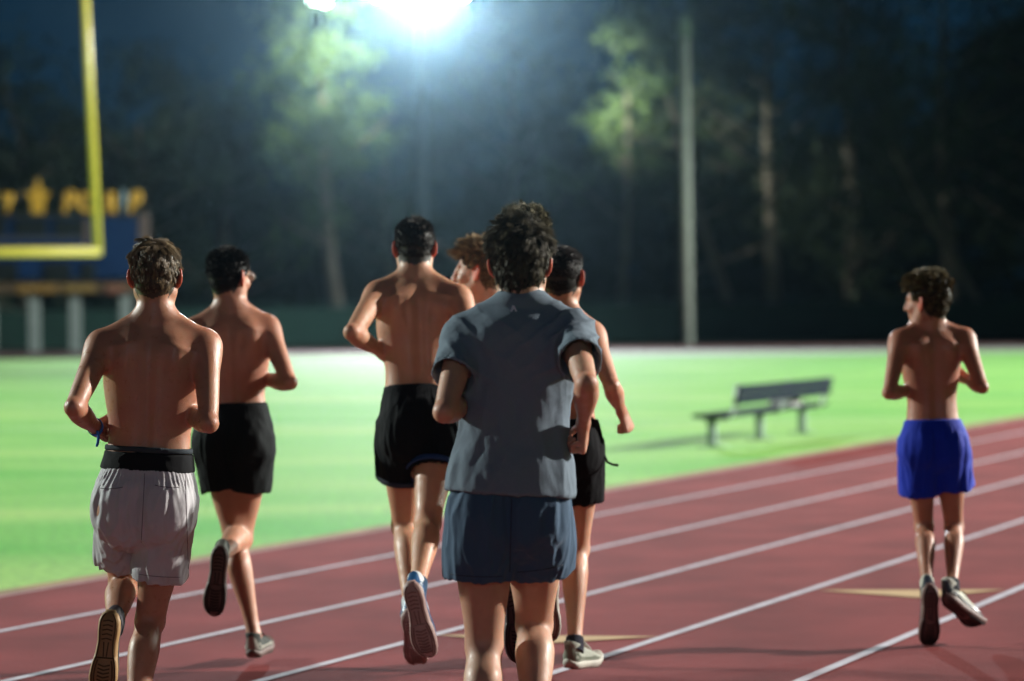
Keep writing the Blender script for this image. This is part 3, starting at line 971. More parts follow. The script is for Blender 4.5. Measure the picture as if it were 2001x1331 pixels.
def make_shorts(S, J, body):
    c = S['shorts']; b = J['b']; Pm, up, side, fwd = J['Pm'], J['up'], J['side_h'], J['fwd_h']
    pts = [Pm + up * .28, Pm - side*.25, Pm + side*.25]
    for s_ in 'LR':
        hp, kn = J['hp' + s_], J['kn' + s_]
        pts.append(hp + (kn - hp) * (c['len'] + .12))
    pts = np.array(pts)
    f = Sdf(pts.min(0) - .2, pts.max(0) + .2, S.get('cvox', .006))
    wh = c.get('wh', .20) * b; fl = c.get('flare', 1.15); g = c.get('gap', .010); W = S.get('w', 1.0)
    f.limb(Pm + up * .26*b, Pm - up * .04*b, fwd, [(0, .136*b*W + g*.4, .092*b + g*.4), (.33, .140*b*W + g*.5, .096*b + g*.5), (.55, .148*b*W + g, .108*b + g), (.78, .154*b*W + g*1.2, .120*b + g*1.2), (1, .158*b + g, .116*b + g)], k=.0, flat=False, p=2.3)
    for s_, sg in (('L', -1), ('R', 1)):
        hp, kn = J['hp' + s_], J['kn' + s_]; t = unit(kn - hp); TL = J['TL']
        ft_ = np.cross(side, t)
        ln = c['len'] + c.get('d' + s_, 0)
        # cloth hangs a little more vertically than the thigh
        tip = hp + t * TL * ln + np.array([0, 0, -1]) * .03 * abs(t[1]) + side * sg * .006
        w2 = .086 * b * fl
        f.ell(hp - fwd * .040 * b - up * .02, J['RB'], ((.078*b + g), .080*b + g, .098*b + g), k=.06)
        f.limb(hp + up * .03 + side * sg * .002, tip, ft_, [(0, .090*b + g, .112*b + g), (.5, .090*b*fl*.98 + g*.6, .110*b*fl*.97 + g*.6), (1, w2 + g*.6 + c.get('hemw', 0), w2 * 1.06 + g*.6)],
               k=.012, flat=True)
    for s_, sg in (('L', -1), ('R', 1)):
        hp, kn = J['hp' + s_], J['kn' + s_]; t = unit(kn - hp); TL = J['TL']; ft_ = np.cross(side, t)
        ln = c['len'] + c.get('d' + s_, 0); tip = hp + t * TL * ln + np.array([0, 0, -1]) * .03 * abs(t[1]) + side * sg * .006
        w2 = .086 * b * fl; hh = .009
        ax = unit(tip - hp)
        f.limb(tip - ax * .07, tip + ax * .05, ft_, [(0, w2*.8 - hh, w2*.85 - hh), (.4, w2 + g*.6 - hh, w2*1.06 + g*.6 - hh), (.72, w2 + g*.6 - hh + c.get('hemw', 0), w2*1.06 + g*.6 - hh), (1, w2 + g*.6 - hh + c.get('hemw', 0), w2*1.06 + g*.6 - hh)], k=0, op='s', flat=True)
    # seat crease
    RB = J['RB']
    for z in np.linspace(-.10, .03, 6):
        f.bump(Pm - fwd * .16 * b + up * z, RB, (.020, .06, .03), -.009 * c.get('crease', 1))
    top = Pm + up * wh
    f.plane(top + up * c.get('cut', 0), up)
    V, F = f.extract()
    V, F = largest(V, F)
    V = relax(V, F, 2, .5)
    N = vnormals(V, F)
    z = (V - Pm) @ up
    fo = folds(V, up, side, fwd, Pm, c.get('fold', .006), S['seed'], c.get('fine', 1.0))
    w = np.clip((wh + c.get('cut', 0) - .02 - z) / .05, 0, 1)
    # gathers under the waistband
    ang = np.arctan2((V - Pm) @ side, (V - Pm) @ fwd)
    gath = np.sin(ang * 62 + 2*np.sin(ang*9)) * c.get('gather', .0012) * np.exp(-((z - (wh + c.get('cut', 0) - .035)) / .03)**2)
    V = V + N * (fo * w + gath)[:, None]
    hemf = c.get('hemwave', .006) * vnoise(V, 22, S['seed'] + 9, 2)
    V[:, 2] += hemf * np.clip(-(z + .05) / .1, 0, 1)
    me = mesh_np("shorts", V, F)
    m = mat("shorts_cloth", c['col'], c.get('rough', .7), .10 if max(c['col']) < .06 else .15, noise=.05, nscale=15, bump=.25, bscale=900, sheen=c.get('sheen', 0 if max(c['col']) < .06 else .1))
    o = link_mesh("shorts", me, m, body)
    J['shorts'] = o; J['shortsVF'] = (V, F)
    if 'band' in c:
        f = Sdf(top - .25, top + .25, .005)
        for (z0, z1, col, nm) in c['band']:
            f = Sdf(top - .25, top + .25, .005)
            f.limb(top + up * z0, top + up * z1, fwd, [(0, (.147*b*W + .010) if z0 < 0 else (.139*b*W + .0065), (.100*b + .010) if z0 < 0 else (.093*b + .0065)), (1, .139*b*W + .006, .093*b + .006)], k=0, flat=True, p=2.3)
            V, F = f.extract(); V = relax(V, F, 1, .4); N = vnormals(V, F)
            ang = np.arctan2((V - Pm) @ side, (V - Pm) @ fwd)
            V = V + up[None] * (.001 * np.sin(ang * 2 + 1))[:, None] + N * (.0016 * vnoise(V, 20, 4, 2))[:, None]
            link_mesh(nm, mesh_np(nm, V, F), mat("waistband_knit", col, .85, .2, bump=.4, bscale=800), o)
    return o
def make_shirt(S, J, body):
    c = S['shirt']; b = J['b']; Pm, up, side, fwd, c7 = J['Pm'], J['up'], J['side'], J['fwd'], J['c7']
    pts = [Pm - up*.1, c7 + up*.1, J['shL'], J['shR'], J['elL'], J['elR']]
    pts = np.array(pts); f = Sdf(pts.min(0) - .2, pts.max(0) + .2, .005)
    TLn = J['TLn']; W = S.get('w', 1.0)
    g = .012
    bot = Pm + up * c['hem']
    prof = [(0, .190*b*W, .156*b), (.12, .184*b*W, .148*b), (.30, .163*b*W, .124*b), (.42, .160*b*W, .118*b), (.58, .166*b*W, .116*b),
            (.74, .174*b*W, .118*b), (.86, .162*b*W, .112*b), (.94, .120*b, .092*b), (1.0, .072*b, .068*b)]
    f.limb(bot, c7 - up*.005, fwd, prof, k=.01, p=2.4)
    for s_, sg in (('L', -1), ('R', 1)):
        sh, el, wr = J['sh'+s_], J['el'+s_], J['wr'+s_]; ax = unit(el - sh)
        acr = sh + up * .026 * b
        f.limb(c7 + up*.004 + side*sg*.03, acr - side*sg*.01, fwd, [(0, .048*b+g*.5, .048*b), (.5, .045*b+g*.6, .042*b+g*.6), (1, .040*b+g, .042*b+g)], k=.035)
        f.limb(c7 - up*.10*b + side*sg*.085*b - fwd*.01, sh, fwd, [(0, .068*b, .082*b), (1, .052*b+g*.5, .056*b+g*.5)], k=.045)
        bend = np.cross(ax, unit(wr - el)); bend = unit(bend); fw = unit(np.cross(bend, ax))
        f.limb(sh, sh + ax * c['sleeve'] * .178 * S['H'], fw, [(0, .060*b, .064*b), (.5, .064*b, .070*b), (1, .066*b, .074*b)], k=.03, flat=True)
    for s_, sg in (('L', -1), ('R', 1)):
        sh, el, wr = J['sh'+s_], J['el'+s_], J['wr'+s_]; ax = unit(el - sh)
        bend = unit(np.cross(ax, unit(wr - el))); fw = unit(np.cross(bend, ax)); e = sh + ax * c['sleeve'] * .178 * S['H']
        f.limb(e - ax*.10, e + ax*.05, fw, [(0, .048*b, .052*b), (.65, .060*b, .068*b), (1, .060*b, .068*b)], k=0, op='s', flat=True)
    f.plane(bot, -up, bot - np.array([.3, .3, .25]), bot + np.array([.3, .3, .06]))
    f.limb(bot - up*.03, bot + up*.10, fwd, [(0, .181*b*W, .147*b), (.6, .174*b*W, .139*b), (1, .145*b*W, .11*b)], k=0, op='s', flat=True, p=2.4)
    # neck opening
    f.limb(c7 - up*.012 + fwd*.035, c7 + up*.2 + fwd*.05, fwd, [(0, .062*b, .066*b), (1, .075*b, .08*b)], k=.004, op='s')
    V, F = f.extract(); V, F = largest(V, F); V = relax(V, F, 2, .5); N = vnormals(V, F)
    q = np.stack([(V - c7) @ side, (V - c7) @ fwd, (V - c7) @ up], 1)
    # drape: soft vertical folds low on the back, diagonal pulls running to the raised right shoulder
    dsh = V - J['shR']; r = np.linalg.norm(dsh, axis=1); a2 = (-.62 * q[:, 0] + .78 * q[:, 2]) * 62
    pull = np.abs(np.sin(a2 + 1.6 * vnoise(q, 8, 5, 2)))
    pull = (1 - pull) ** 1.5 * .011 * np.exp(-((r - .05) / .13)**2)
    dl = V - J['shL']; rl = np.linalg.norm(dl, axis=1); a3 = (.55 * q[:, 0] + .83 * q[:, 2]) * 40
    pull2 = (1 - np.abs(np.sin(a3 + 1.5 * vnoise(q, 6, 8, 2)))) ** 1.8 * .005 * np.exp(-((rl - .14) / .11)**2)
    vf = (1 - np.abs(vnoise(q, (9, 9, 2.6), 31, 2)) * 2) * .007 * np.clip((-q[:, 2] - .12) / .2, 0, 1)
    fn = vnoise(q, (26, 26, 14), 17, 2) * .0022
    neckw = np.clip((np.linalg.norm(q * np.array([1, 1, 1.3]), axis=1) - .09) / .06, 0, 1)
    V = V + N * ((pull + pull2 + vf + fn) * neckw)[:, None]
    me = mesh_np("shirt", V, F)
    m = mat("shirt_jersey", c['col'], .85, .25, noise=.07, nscale=260, bump=.3, bscale=1200, sheen=.05)
    o = link_mesh("shirt", me, m, body)
    bv = BVHTree.FromPolygons([tuple(v) for v in V], [tuple(int(i) for i in x) for x in F])
    J['shirtbv'] = bv
    def on(px, py, off=.006):
        d = Vector(ray(px, py)).normalized()
        loc, nr, _, _ = bv.ray_cast(Vector(CAMP), d)
        if loc is None: return P(px, py, S['Y'])
        return np.array(loc) - np.array(d) * off
    # small light emblem below the collar
    e = MB(); vs = []
    A = [(997, 609), (1001, 597), (1005, 597), (1011, 609), (1007, 609), (1004.5, 603.5), (1002.5, 606), (1001, 609)]
    vs = [on(x, y) for x, y in A] + [on(x, y, .003) for x, y in A]
    n = len(A)
    e.add(vs, [tuple(range(n)), tuple(reversed(range(n, 2*n)))] + [(i, i+n, (i+1) % n + n, (i+1) % n) for i in range(n)])
    e.build("emblem", mat("reflective_print", (.6, .62, .70), .4), o)
    # collar and hem binding
    col = MB(); pts = []
    cc = c7 + up*.010 + fwd*.040
    for i in range(41):
        a = 2*math.pi*i/40
        pts.append(cc + side*math.cos(a)*.066*b + fwd*math.sin(a)*.072*b - up*(.03*(math.sin(a) > 0)*math.sin(a)) )
    col.tube(pts, .0055, 8, False)
    col.build("collar", mat("collar_rib", tuple(x*.85 for x in c['col']), .85), o, smooth=True)
    return o

def band_around(name, c, ax, rx, ry, pn, w, t, m, parent):
    f = Sdf(c - .08, c + .08, .0025)
    f.limb(c - ax*w/2, c + ax*w/2, pn, [(0, rx+t, ry+t), (1, rx+t, ry+t)], k=0, flat=True)
    f.limb(c - ax*w, c + ax*w, pn, [(0, rx, ry), (1, rx, ry)], k=0, flat=True, op='s')
    V, F = f.extract(); V = relax(V, F, 1, .4)
    return link_mesh(name, mesh_np(name, V, F), m, parent)

# ---- the eight runners; image-left is each runner's left, since all are seen from behind
DN = (0, .12, -1)
people = [
 dict(key='A', label='shirtless runner in pale grey shorts with black waistband and a blue band on his wrist',
  Y=8.25, H=1.78, w=1.04, vox=.0045, cvox=.005, seed=11, skin=(.47, .228, .140), hair=(.060, .038, .018), tips=(.20, .14, .075), srough=.40,
  c7=(304, 627, .02), shL=(197, 678, .0), shR=(404, 678, .02), hpL=(243, 985, .02), hpR=(328, 985, .0),
  elL=(145, 797, -1), wrL=(190, 838, 1), elR=(408, 828, -1), wrR=(366, 808, 1), hdL=(.25, .9, -.12), hdR=(-.25, .9, .25),
  knL=(240, 1150, 1), anL=(222, 1222, -1), knR=(293, 1213, 1), anR=(258, 1432, -1),
  ftL=((-.10, -.10, -1), (.05, 1, -.1)), ftR=((0, 1, -.02), (0, 0, 1)),
  head=(304, 538, .045), hrot=(0, -4, 0), hs=1.0, curl=(.9, 1.2, .8),
  style=dict(top=.045, side=.022, nape=.007, bulk=.26, mess=.5, comb=.8, lift=.5, grav=.28, clumps=520, per=34, rad=.0008, dir=(-.1, .2, .15), rough=.45, spec=.22, cl=.6),
  moles=[(216, 783, .0045), (262, 760, .002), (340, 716, .0022), (318, 842, .0018), (178, 742, .002)],
  shorts=dict(len=.60, dL=-.04, col=(.50, .48, .50), wh=.175, cut=-.050, flare=1.02, gap=.006, hemw=.006, fold=.0072, fine=1.25, rough=.42, gather=.0022, crease=1.2, sheen=.05,
    band=[(-.060, .002, (.006, .006, .008), 'waistband'), (.003, .022, (.035, .045, .055), 'liner_band')]),
  shoe=dict(upper=(.02, .02, .025), sole=(.30, .17, .06), tread=(.10, .055, .02), lace=(.02, .02, .02), over=(.05, .05, .06)), sock=(.05, (.012, .014, .016))),
 dict(key='B', label='shirtless runner wearing glasses and black shorts, just behind the pale grey shorts',
  Y=10.4, H=1.78, seed=22, skin=(.45, .215, .135), hair=(.010, .008, .007),
  c7=(452, 606, .02), shL=(378, 648, .0), shR=(524, 642, .03), hpL=(427, 862, .03), hpR=(490, 862, .0),
  elL=(350, 745, -1), wrL=(395, 775, 1), elR=(566, 748, -1), wrR=(515, 742, 1), hdR=(-.3, .9, 0),
  knL=(460, 1056, 1), anL=(497, 1243, -1), knR=(470, 1052, 1), anR=(432, 1085, -1),
  ftL=((.12, 1, 0), (0, 0, 1)), ftR=((-.12, .10, -1), (0, 1, .1)),
  head=(448, 540, .045), hrot=(-32, -3, 0), hs=1.0,
  style=dict(top=.026, side=.014, nape=.006, bulk=.25, mess=.45, comb=.5, lift=1.1, lift0=.6, grav=.05, clumps=800, per=10, rad=.0012),
  shorts=dict(len=.50, col=(.008, .010, .011), wh=.165, flare=1.12, fold=.005, rough=.75),
  shoe=dict(upper=(.035, .04, .035), sole=(.13, .085, .075), tread=(.01, .018, .015), lace=(.05, .05, .05), over=(.30, .30, .26))),
 dict(key='C', label='tall shirtless runner in blue-hemmed black shorts and white shoes, left elbow sticking out',
  Y=9.84, H=1.86, w=.98, seed=33, skin=(.56, .29, .175), hair=(.022, .015, .010),
  c7=(812, 545, .10), shL=(737, 578, .07), shR=(898, 586, .05), hpL=(788, 838, -.03), hpR=(857, 838, .03),
  elL=(688, 650, -1), wrL=(746, 688, 1), elR=(932, 690, -1), wrR=(905, 700, 1), hdL=(.6, .7, -.25),
  knL=(791, 1028, 1), anL=(803, 1190, -1), knR=(836, 1022, -1), anR=(815, 1152, -1),
  ftL=((.1, .6, -.8), (0, .8, .6)), ftR=((.22, .18, -1), (.15, 1, .2)),
  head=(810, 483, .145), hrot=(3, -6, 0), hs=.98, muscle=1.25,
  style=dict(top=.024, side=.012, nape=.006, bulk=.25, mess=.4, comb=.6, lift=1.0, lift0=.6, grav=.05, clumps=800, per=10, rad=.0012),
  shorts=dict(len=.44, dL=.0, col=(.007, .008, .010), wh=.165, flare=1.14, fold=.006, rough=.8, gap=.008),
  shoe=dict(upper=(.75, .80, .82), sole=(.34, .22, .20), tread=(.22, .12, .10), lace=(.7, .7, .7), over=(.02, .10, .24)), sock=(.045, (.02, .07, .14))),
 dict(key='D', label='runner with swept-up light brown hair, face turned left, mostly hidden',
  Y=10.35, H=1.80, seed=44, skin=(.55, .32, .24), hair=(.11, .072, .038), tips=(.34, .24, .13),
  c7=(955, 586, .02), shL=(905, 622, .05), shR=(1042, 618, .0), hpL=(950, 845, .0), hpR=(1010, 845, .0),
  elL=(925, 730, -1), wrL=(960, 745, 1), elR=(1050, 740, -1), wrR=(1015, 745, 1),
  knL=(955, 1030, 1), anL=(950, 1130, -1), knR=(1015, 1030, 1), anR=(1045, 1210, -1),
  ftL=((0, .3, -1), (0, 1, .3)), ftR=((0, 1, 0), (0, 0, 1)),
  head=(938, 532, .03), hrot=(74, 0, 4), hs=1.05,
  style=dict(top=.048, side=.018, nape=.006, front=.5, bulk=.5, mess=.4, comb=.3, lift=.9, grav=.04, clumps=520, per=12, rad=.0013, dir=(0, .55, .3)),
  shorts=dict(len=.5, col=(.01, .01, .012), fold=.005),
  shoe=dict(upper=(.3, .3, .3), sole=(.5, .5, .48), tread=(.05, .05, .05), lace=(.5, .5, .5), over=(.1, .1, .1))),
 dict(key='H', label='tall runner hidden behind the grey T-shirt, only his curls and a dark sole showing',
  Y=8.75, H=1.86, seed=88, skin=(.50, .25, .15), hair=(.022, .017, .010), tips=(.16, .14, .08),
  c7=(1016, 570, .02), shL=(950, 668, .0), shR=(1078, 668, .0), hpL=(975, 900, .0), hpR=(1045, 900, .0),
  elL=(940, 800, -1), wrL=(960, 830, 1), elR=(1075, 800, -1), wrR=(1045, 830, 1),
  knL=(968, 1085, 1), anL=(1002, 1150, -1), knR=(1045, 1110, 1), anR=(1050, 1310, -1),
  ftL=((.10, .05, -1), (0, 1, 0)), ftR=((0, 1, 0), (0, 0, 1)),
  head=(1022, 482, .04), hrot=(0, 0, 0), hs=1.05,
  style=dict(top=.050, side=.012, nape=.006, bulk=.5, mess=.7, comb=.3, lift=.9, grav=.0, curl=.9, clumps=520, per=12, rad=.0013),
  shorts=dict(len=.42, col=(.008, .008, .010), fold=.005),
  shoe=dict(upper=(.42, .50, .42), sole=(.06, .04, .045), tread=(.02, .018, .02), lace=(.4, .4, .4), over=(.02, .02, .02))),
 dict(key='E', label='nearest runner in a grey T-shirt and dark blue shorts with messy dark hair',
  Y=7.38, H=1.80, w=1.02, vox=.0045, cvox=.005, seed=55, skin=(.54, .29, .19), hair=(.018, .014, .008), tips=(.09, .075, .045), leg=1.13,
  c7=(1020, 600, .02), shL=(905, 662, .03), shR=(1120, 658, -.02), hpL=(945, 992, .0), hpR=(1045, 992, .0),
  elL=(868, 806, -1), wrL=(915, 790, 1), elR=(1147, 752, -1), wrR=(1140, 826, 1), hdR=(-.02, .45, -1), pnR=(-1, 0, .1),
  knL=(946, 1262, 1), anL=(940, 1530, -1), knR=(1044, 1222, 1), anR=(1046, 1440, -1),
  ftL=((0, 1, 0), (0, 0, 1)), ftR=((0, .6, -.8), (0, .8, .6)),
  head=(1017, 512, .045), hrot=(-6, -2, 0), hs=1.05, curl=(1.2, 1.5, .9),
  style=dict(top=.048, side=.028, nape=.028, zt=.03, bulk=.42, mess=.5, comb=.9, lift=.5, lift0=.10, grav=.14, clumps=700, per=26, cl=.5, rad=.0008, dir=(-.35, .1, .1), flow=(-.02, 0, 0)),
  shirt=dict(col=(.155, .20, .25), hem=.045, sleeve=.52),
  shorts=dict(len=.44, dL=.05, col=(.045, .090, .155), wh=.16, flare=1.24, fold=.006, rough=.7, gap=.012, hemw=.004),
  shoe=dict(upper=(.3, .3, .32), sole=(.5, .5, .5), tread=(.05, .05, .05), lace=(.5, .5, .5), over=(.1, .1, .1)), sock=(.07, (.5, .5, .5))),
 dict(key='F', label='shirtless runner in black shorts with loose drawstring, right fist held out over the grass',
  Y=9.74, H=1.78, seed=66, skin=(.56, .285, .185), hair=(.012, .010, .009), tips=(.04, .032, .03),
  c7=(1092, 606, .04), shL=(1028, 655, .07), shR=(1158, 656, -.03), hpL=(1062, 876, .03), hpR=(1130, 876, -.02),
  elL=(1030, 780, -1), wrL=(1060, 790, 1), elR=(1196, 756, -1), wrR=(1214, 802, 1), hdR=(.42, .15, -1), pnR=(-.75, .45, -.1),
  knL=(1072, 1060, 1), anL=(1072, 1130, -1), knR=(1127, 1072, 1), anR=(1123, 1262, -1),
  ftL=((0, .2, -1), (0, 1, .2)), ftR=((.42, .9, -.08), (.1, 0, 1)),
  head=(1100, 540, .05), hrot=(-14, -3, 0), hs=.99, curl=(1.35, 1.6, 1.0),
  style=dict(top=.030, side=.010, nape=.005, bulk=.28, mess=.3, comb=1.0, lift=.5, lift0=.5, grav=.10, clumps=700, per=12, rad=.0011, dir=(.3, .2, .1)),
  shorts=dict(len=.50, col=(.006, .006, .008), wh=.115, flare=1.10, fold=.004, rough=.8),
  shoe=dict(upper=(.42, .45, .38), sole=(.50, .48, .42), tread=(.12, .06, .05), lace=(.5, .5, .45), over=(.20, .23, .18)), sock=(.035, (.01, .012, .03))),
 dict(key='G', label='youngest shirtless runner in bright blue shorts looking left, running alone on the right',
  Y=10.9, H=1.64, w=.92, b=.97, seed=77, skin=(.38, .165, .10), hair=(.022, .015, .008), tips=(.12, .09, .04), leg=.94,
  c7=(1817, 640, .02), shL=(1757, 668, -.01), shR=(1886, 664, .02), hpL=(1794, 866, .0), hpR=(1853, 866, .0),
  elL=(1737, 768, -1), wrL=(1778, 764, 1), elR=(1919, 757, -1), wrR=(1884, 738, 1), hdL=(.4, .8, .05),
  knL=(1806, 1030, 1), anL=(1812, 1152, -1), knR=(1864, 1030, 1), anR=(1861, 1150, -1),
  ftL=((.03, .30, -1), (0, 1, .3)), ftR=((.62, .5, -.5), (.2, .6, .8)),
  head=(1812, 590, .03), hrot=(52, -2, 0), hs=.98,
  style=dict(top=.050, side=.016, nape=.006, front=.35, bulk=.5, mess=.55, comb=.35, lift=.95, grav=.0, clumps=520, per=12, rad=.0013, dir=(0, .35, .2)),
  shoesc=1.12, shorts=dict(len=.53, dL=.06, col=(.0, .022, .40), wh=.12, flare=1.16, fold=.006, rough=.65, gap=.006, hemw=.004),
  shoe=dict(upper=(.52, .52, .44), sole=(.13, .065, .055), tread=(.01, .008, .008), lace=(.2, .2, .2), over=(.03, .035, .05)), sock=(.04, (.01, .012, .02))),
]
import time
def seam(J, pts, r, m, name):
    V, F = J['shortsVF']
    if 'sbv' not in J: J['sbv'] = BVHTree.FromPolygons([tuple(v) for v in V], [tuple(int(i) for i in x) for x in F])
    out = []
    for (x, y) in pts:
        d = Vector(ray(x, y)).normalized(); loc, nr, _, _ = J['sbv'].ray_cast(Vector(CAMP), d)
        if loc is not None: out.append(np.array(loc))
    if len(out) > 1:
        t = MB(); t.tube(out, r, 6); t.build(name, m, J['shorts'], smooth=True)
def lerp_pts(a, b, n=14, sag=0): return [(a[0] + (b[0]-a[0])*t, a[1] + (b[1]-a[1])*t + sag*4*t*(1-t)) for t in np.linspace(0, 1, n)]

PJ = {}
for S in people:
    t0 = time.time()
    body, J = make_person(S)
    PJ[S['key']] = (S, J, body)
    if 'shirt' in S: make_shirt(S, J, body)
    print("person", S['key'], round(time.time() - t0, 1), len(body.data.vertices), {k: [round(float(x), 2) for x in v] for k, v in J.items() if k in ('knL', 'anL', 'knR', 'anR', 'elL', 'wrL', 'elR', 'wrR')})

S, J, body = PJ['A']
ms = mat("seam_thread", (.16, .13, .15), .8)
seam(J, lerp_pts((196, 954), (240, 952), sag=2), .0016, ms, "pocket_seam")
seam(J, lerp_pts((303, 948), (350, 952), sag=2), .0016, ms, "pocket_seam")
seam(J, lerp_pts((283, 925), (276, 1060), 22), .0014, ms, "centre_seam")
seam(J, lerp_pts((362, 925), (368, 1112), 24), .0014, ms, "side_seam")
seam(J, lerp_pts((270, 1122), (352, 1128), 20, 2), .0013, ms, "hem_seam")
S, J, body = PJ['E']
ms = mat("dark_seam_thread", (.012, .018, .03), .8)
seam(J, lerp_pts((1000, 975), (996, 1118), 22), .0016, ms, "centre_seam")
seam(J, lerp_pts((880, 1122), (985, 1126), 20, 3), .0014, ms, "hem_seam")
seam(J, lerp_pts((1010, 1118), (1100, 1104), 20, 3), .0014, ms, "hem_seam")
# wristband on A's left wrist, with a loose tail
S, J, body = PJ['A']
wr, el = J['wrL'], J['elL']; ax = unit(wr - el); b = J['b']
Mb = mat("blue_silicone", (.02, .17, .62), .45)
c = wr - ax * .022
wb = band_around("wristband", c, ax, .0275*b, .0235*b, -J['side'] * -1, .020, .0034, Mb, body)
t = MB(); d0 = c + np.array([.012, -.030, -.012])
t.tube([d0, d0 + np.array([.004, -.004, -.02]), d0 + np.array([.001, -.003, -.042]), d0 + np.array([-.004, 0, -.052])], [.0045, .005, .005, .004], 8)
t.build("strap_tail", Mb, wb, smooth=True)
# glasses on B
S, J, body = PJ['B']
hc, RH, hs = J['hc'], J['RH'], J['hs']
def hw(x, y, z): return hc + RH @ (np.array([x, y, z]) * hs)
g = MB(); ln = MB()
for q in (-1, 1):
    ring = [hw(q*(.036 + .026*math.cos(a)), .104 - .006*abs(math.cos(a)), .004 + .019*math.sin(a)) for a in np.linspace(0, 2*math.pi, 21)]
    g.tube(ring, .0018, 6, False)
    g.tube([hw(q*.063, .098, .010), hw(q*.076, .05, .010), hw(q*.083, .0, .012), hw(q*.084, -.012, .002)], .0020, 6)
    ln.prism([(q*(.036 + .025*math.cos(a)), .004 + .018*math.sin(a)) for a in np.linspace(0, 2*math.pi, 20, endpoint=False)], .102, .104, (hc, RH * hs))
g.tube([hw(-.010, .106, .008), hw(0, .110, .010), hw(.010, .106, .008)], .0018, 6)
go = g.build("glasses", mat("spectacle_frame", (.35, .35, .35), .25, metal=.6), body, smooth=True)
ln.build("lens", mat("spectacle_lens", (.55, .6, .6), .08, .8), go)
# drawstring on F
S, J, body = PJ['F']
d = MB()
Yd = S['Y'] + .02
pts = [P(x, y, Yd - .02*i) for i, (x, y) in enumerate([(1160, 852), (1168, 858), (1177, 872), (1180, 888), (1187, 903), (1197, 908), (1207, 909)])]
d.tube(pts, [.004, .0035, .0035, .0055, .005, .005, .006], 8)
d.build("drawstring", mat("cord", (.008, .008, .008), .8), J['shorts'], smooth=True)
# blue inner hem and hem trim on C
S, J, body = PJ['C']
for s_ in 'LR':
    hp, kn = J['hp'+s_], J['kn'+s_]; t = unit(kn - hp)
    ln_ = S['shorts']['len'] + S['shorts'].get('d'+s_, 0)
    tip = hp + t * J['TL'] * ln_ + np.array([0, 0, -1]) * .03 * abs(t[1])
    ft_ = np.cross(J['side_h'], t); w2 = .086*J['b']*S['shorts']['flare'] + .016*.6
    f = Sdf(tip - .17, tip + .17, .005)
    f.limb(tip - t*.022, tip + t*.002, ft_, [(0, w2 + .004, w2*1.06 + .004), (1, w2 + .006, w2*1.06 + .005)], k=0, flat=True)
    f.limb(tip - t*.06, tip + t*.06, ft_, [(0, w2 - .006, w2*1.06 - .006), (1, w2 - .006, w2*1.06 - .006)], k=0, flat=True, op='s')
    V, F = f.extract(); V = relax(V, F, 1, .4)
    link_mesh("hem_trim", mesh_np("hem_trim", V, F), mat("blue_trim", (.006, .035, .13) if s_ == 'R' else (.006, .012, .03), .7), J['shorts'])
# ------------------------------------------------------------------ goal post, scoreboard, bench, poles, fence
M_goal = mat("yellow_enamel", (.42, .36, .045), .38, .5, noise=.05, nscale=3)
gp = empty("goal_post", tuple(P(-92, 740, 59.5)[:2]) + (0,))
tag(gp, "yellow football goal post standing at the left of the field", "goal post")
gy = 59.5
a = P(192, 491, gy); zb = a[2]
dr_ = unit(np.array([1.0, .02, 0])); L7 = 7.1
bl_ = a - dr_ * L7
m_ = MB(); m_.tube([bl_, a + dr_*.06], .115, 16); m_.build("crossbar", M_goal, gp, smooth=True)
for q, e in (('r', a), ('l', bl_)):
    lean = np.array([-.040, 0, 1.0]) if q == 'r' else np.array([0, 0, 1.0])
    m_ = MB(); m_.tube([e - np.array([0, 0, .08]), e + lean * 9.0], .10, 16); m_.build("upright", M_goal, gp, smooth=True)
mid = (a + bl_) / 2
m_ = MB(); cv = [np.array([mid[0], mid[1] - 2.0, 0]), np.array([mid[0], mid[1] - 2.0, 1.6])]
cv += [np.array([mid[0], mid[1] - 2.0 + 2.0*math.sin(t), 1.6 + (zb - 1.6)*(1 - math.cos(t))]) for t in np.linspace(.2, math.pi/2, 8)]
m_.tube(cv, .10, 16); m_.build("gooseneck", M_goal, gp, smooth=True)

sbY = 103.0
sb = empty("scoreboard", tuple(P(110, 684, sbY)[:2]) + (0,))
tag(sb, "dark blue scoreboard with orange letters along its top, on steel posts behind the goal", "scoreboard")
M_navy = mat("navy_panel", (.005, .026, .09), .85, .15, noise=.12, nscale=1.2)
M_steel = mat("galvanised_post", (.25, .28, .27), .6, noise=.1, nscale=3)
M_orange = mat("orange_letter", (.66, .36, .03), .6)
M_black = mat("display_black", (.006, .008, .010), .4)
M_frame = mat("brown_frame", (.12, .08, .07), .6)
def rect(mb, x0, y0, x1, y1, Y, dY):
    p0, p1 = P(x0, y1, Y), P(x1, y0, Y)
    c = (p0 + p1) / 2; mb.box((c[0], Y + dY/2, c[2]), (abs(p1[0]-p0[0]), abs(dY), abs(p1[2]-p0[2])))
m_ = MB(); rect(m_, -260, 424, 272, 548, sbY, .5); m_.build("panel", M_navy, sb, bevel=.02)
m_ = MB(); rect(m_, 272.5, 418, 288, 552, sbY - .05, .6); m_.build("frame_post", M_frame, sb)
m_ = MB(); rect(m_, -260, 551, 276, 576, sbY - .02, .45); m_.build("lower_beam", mat("sponsor_board", (.10, .06, .03), .7, noise=.5, nscale=1.4), sb)
m_ = MB(); rect(m_, 33, 557, 110, 572, sbY - .08, .05); m_.build("sponsor_strip", mat("amber_strip", (.28, .15, .03), .7), sb)
m_ = MB(); rect(m_, 122, 557, 186, 571, sbY - .08, .05); m_.build("sponsor_strip", mat("amber_strip", (.26, .16, .04), .7), sb)
m_ = MB(); rect(m_, 208, 557, 246, 572, sbY - .08, .05); m_.build("sponsor_strip", mat("amber_strip", (.25, .10, .06), .7), sb)
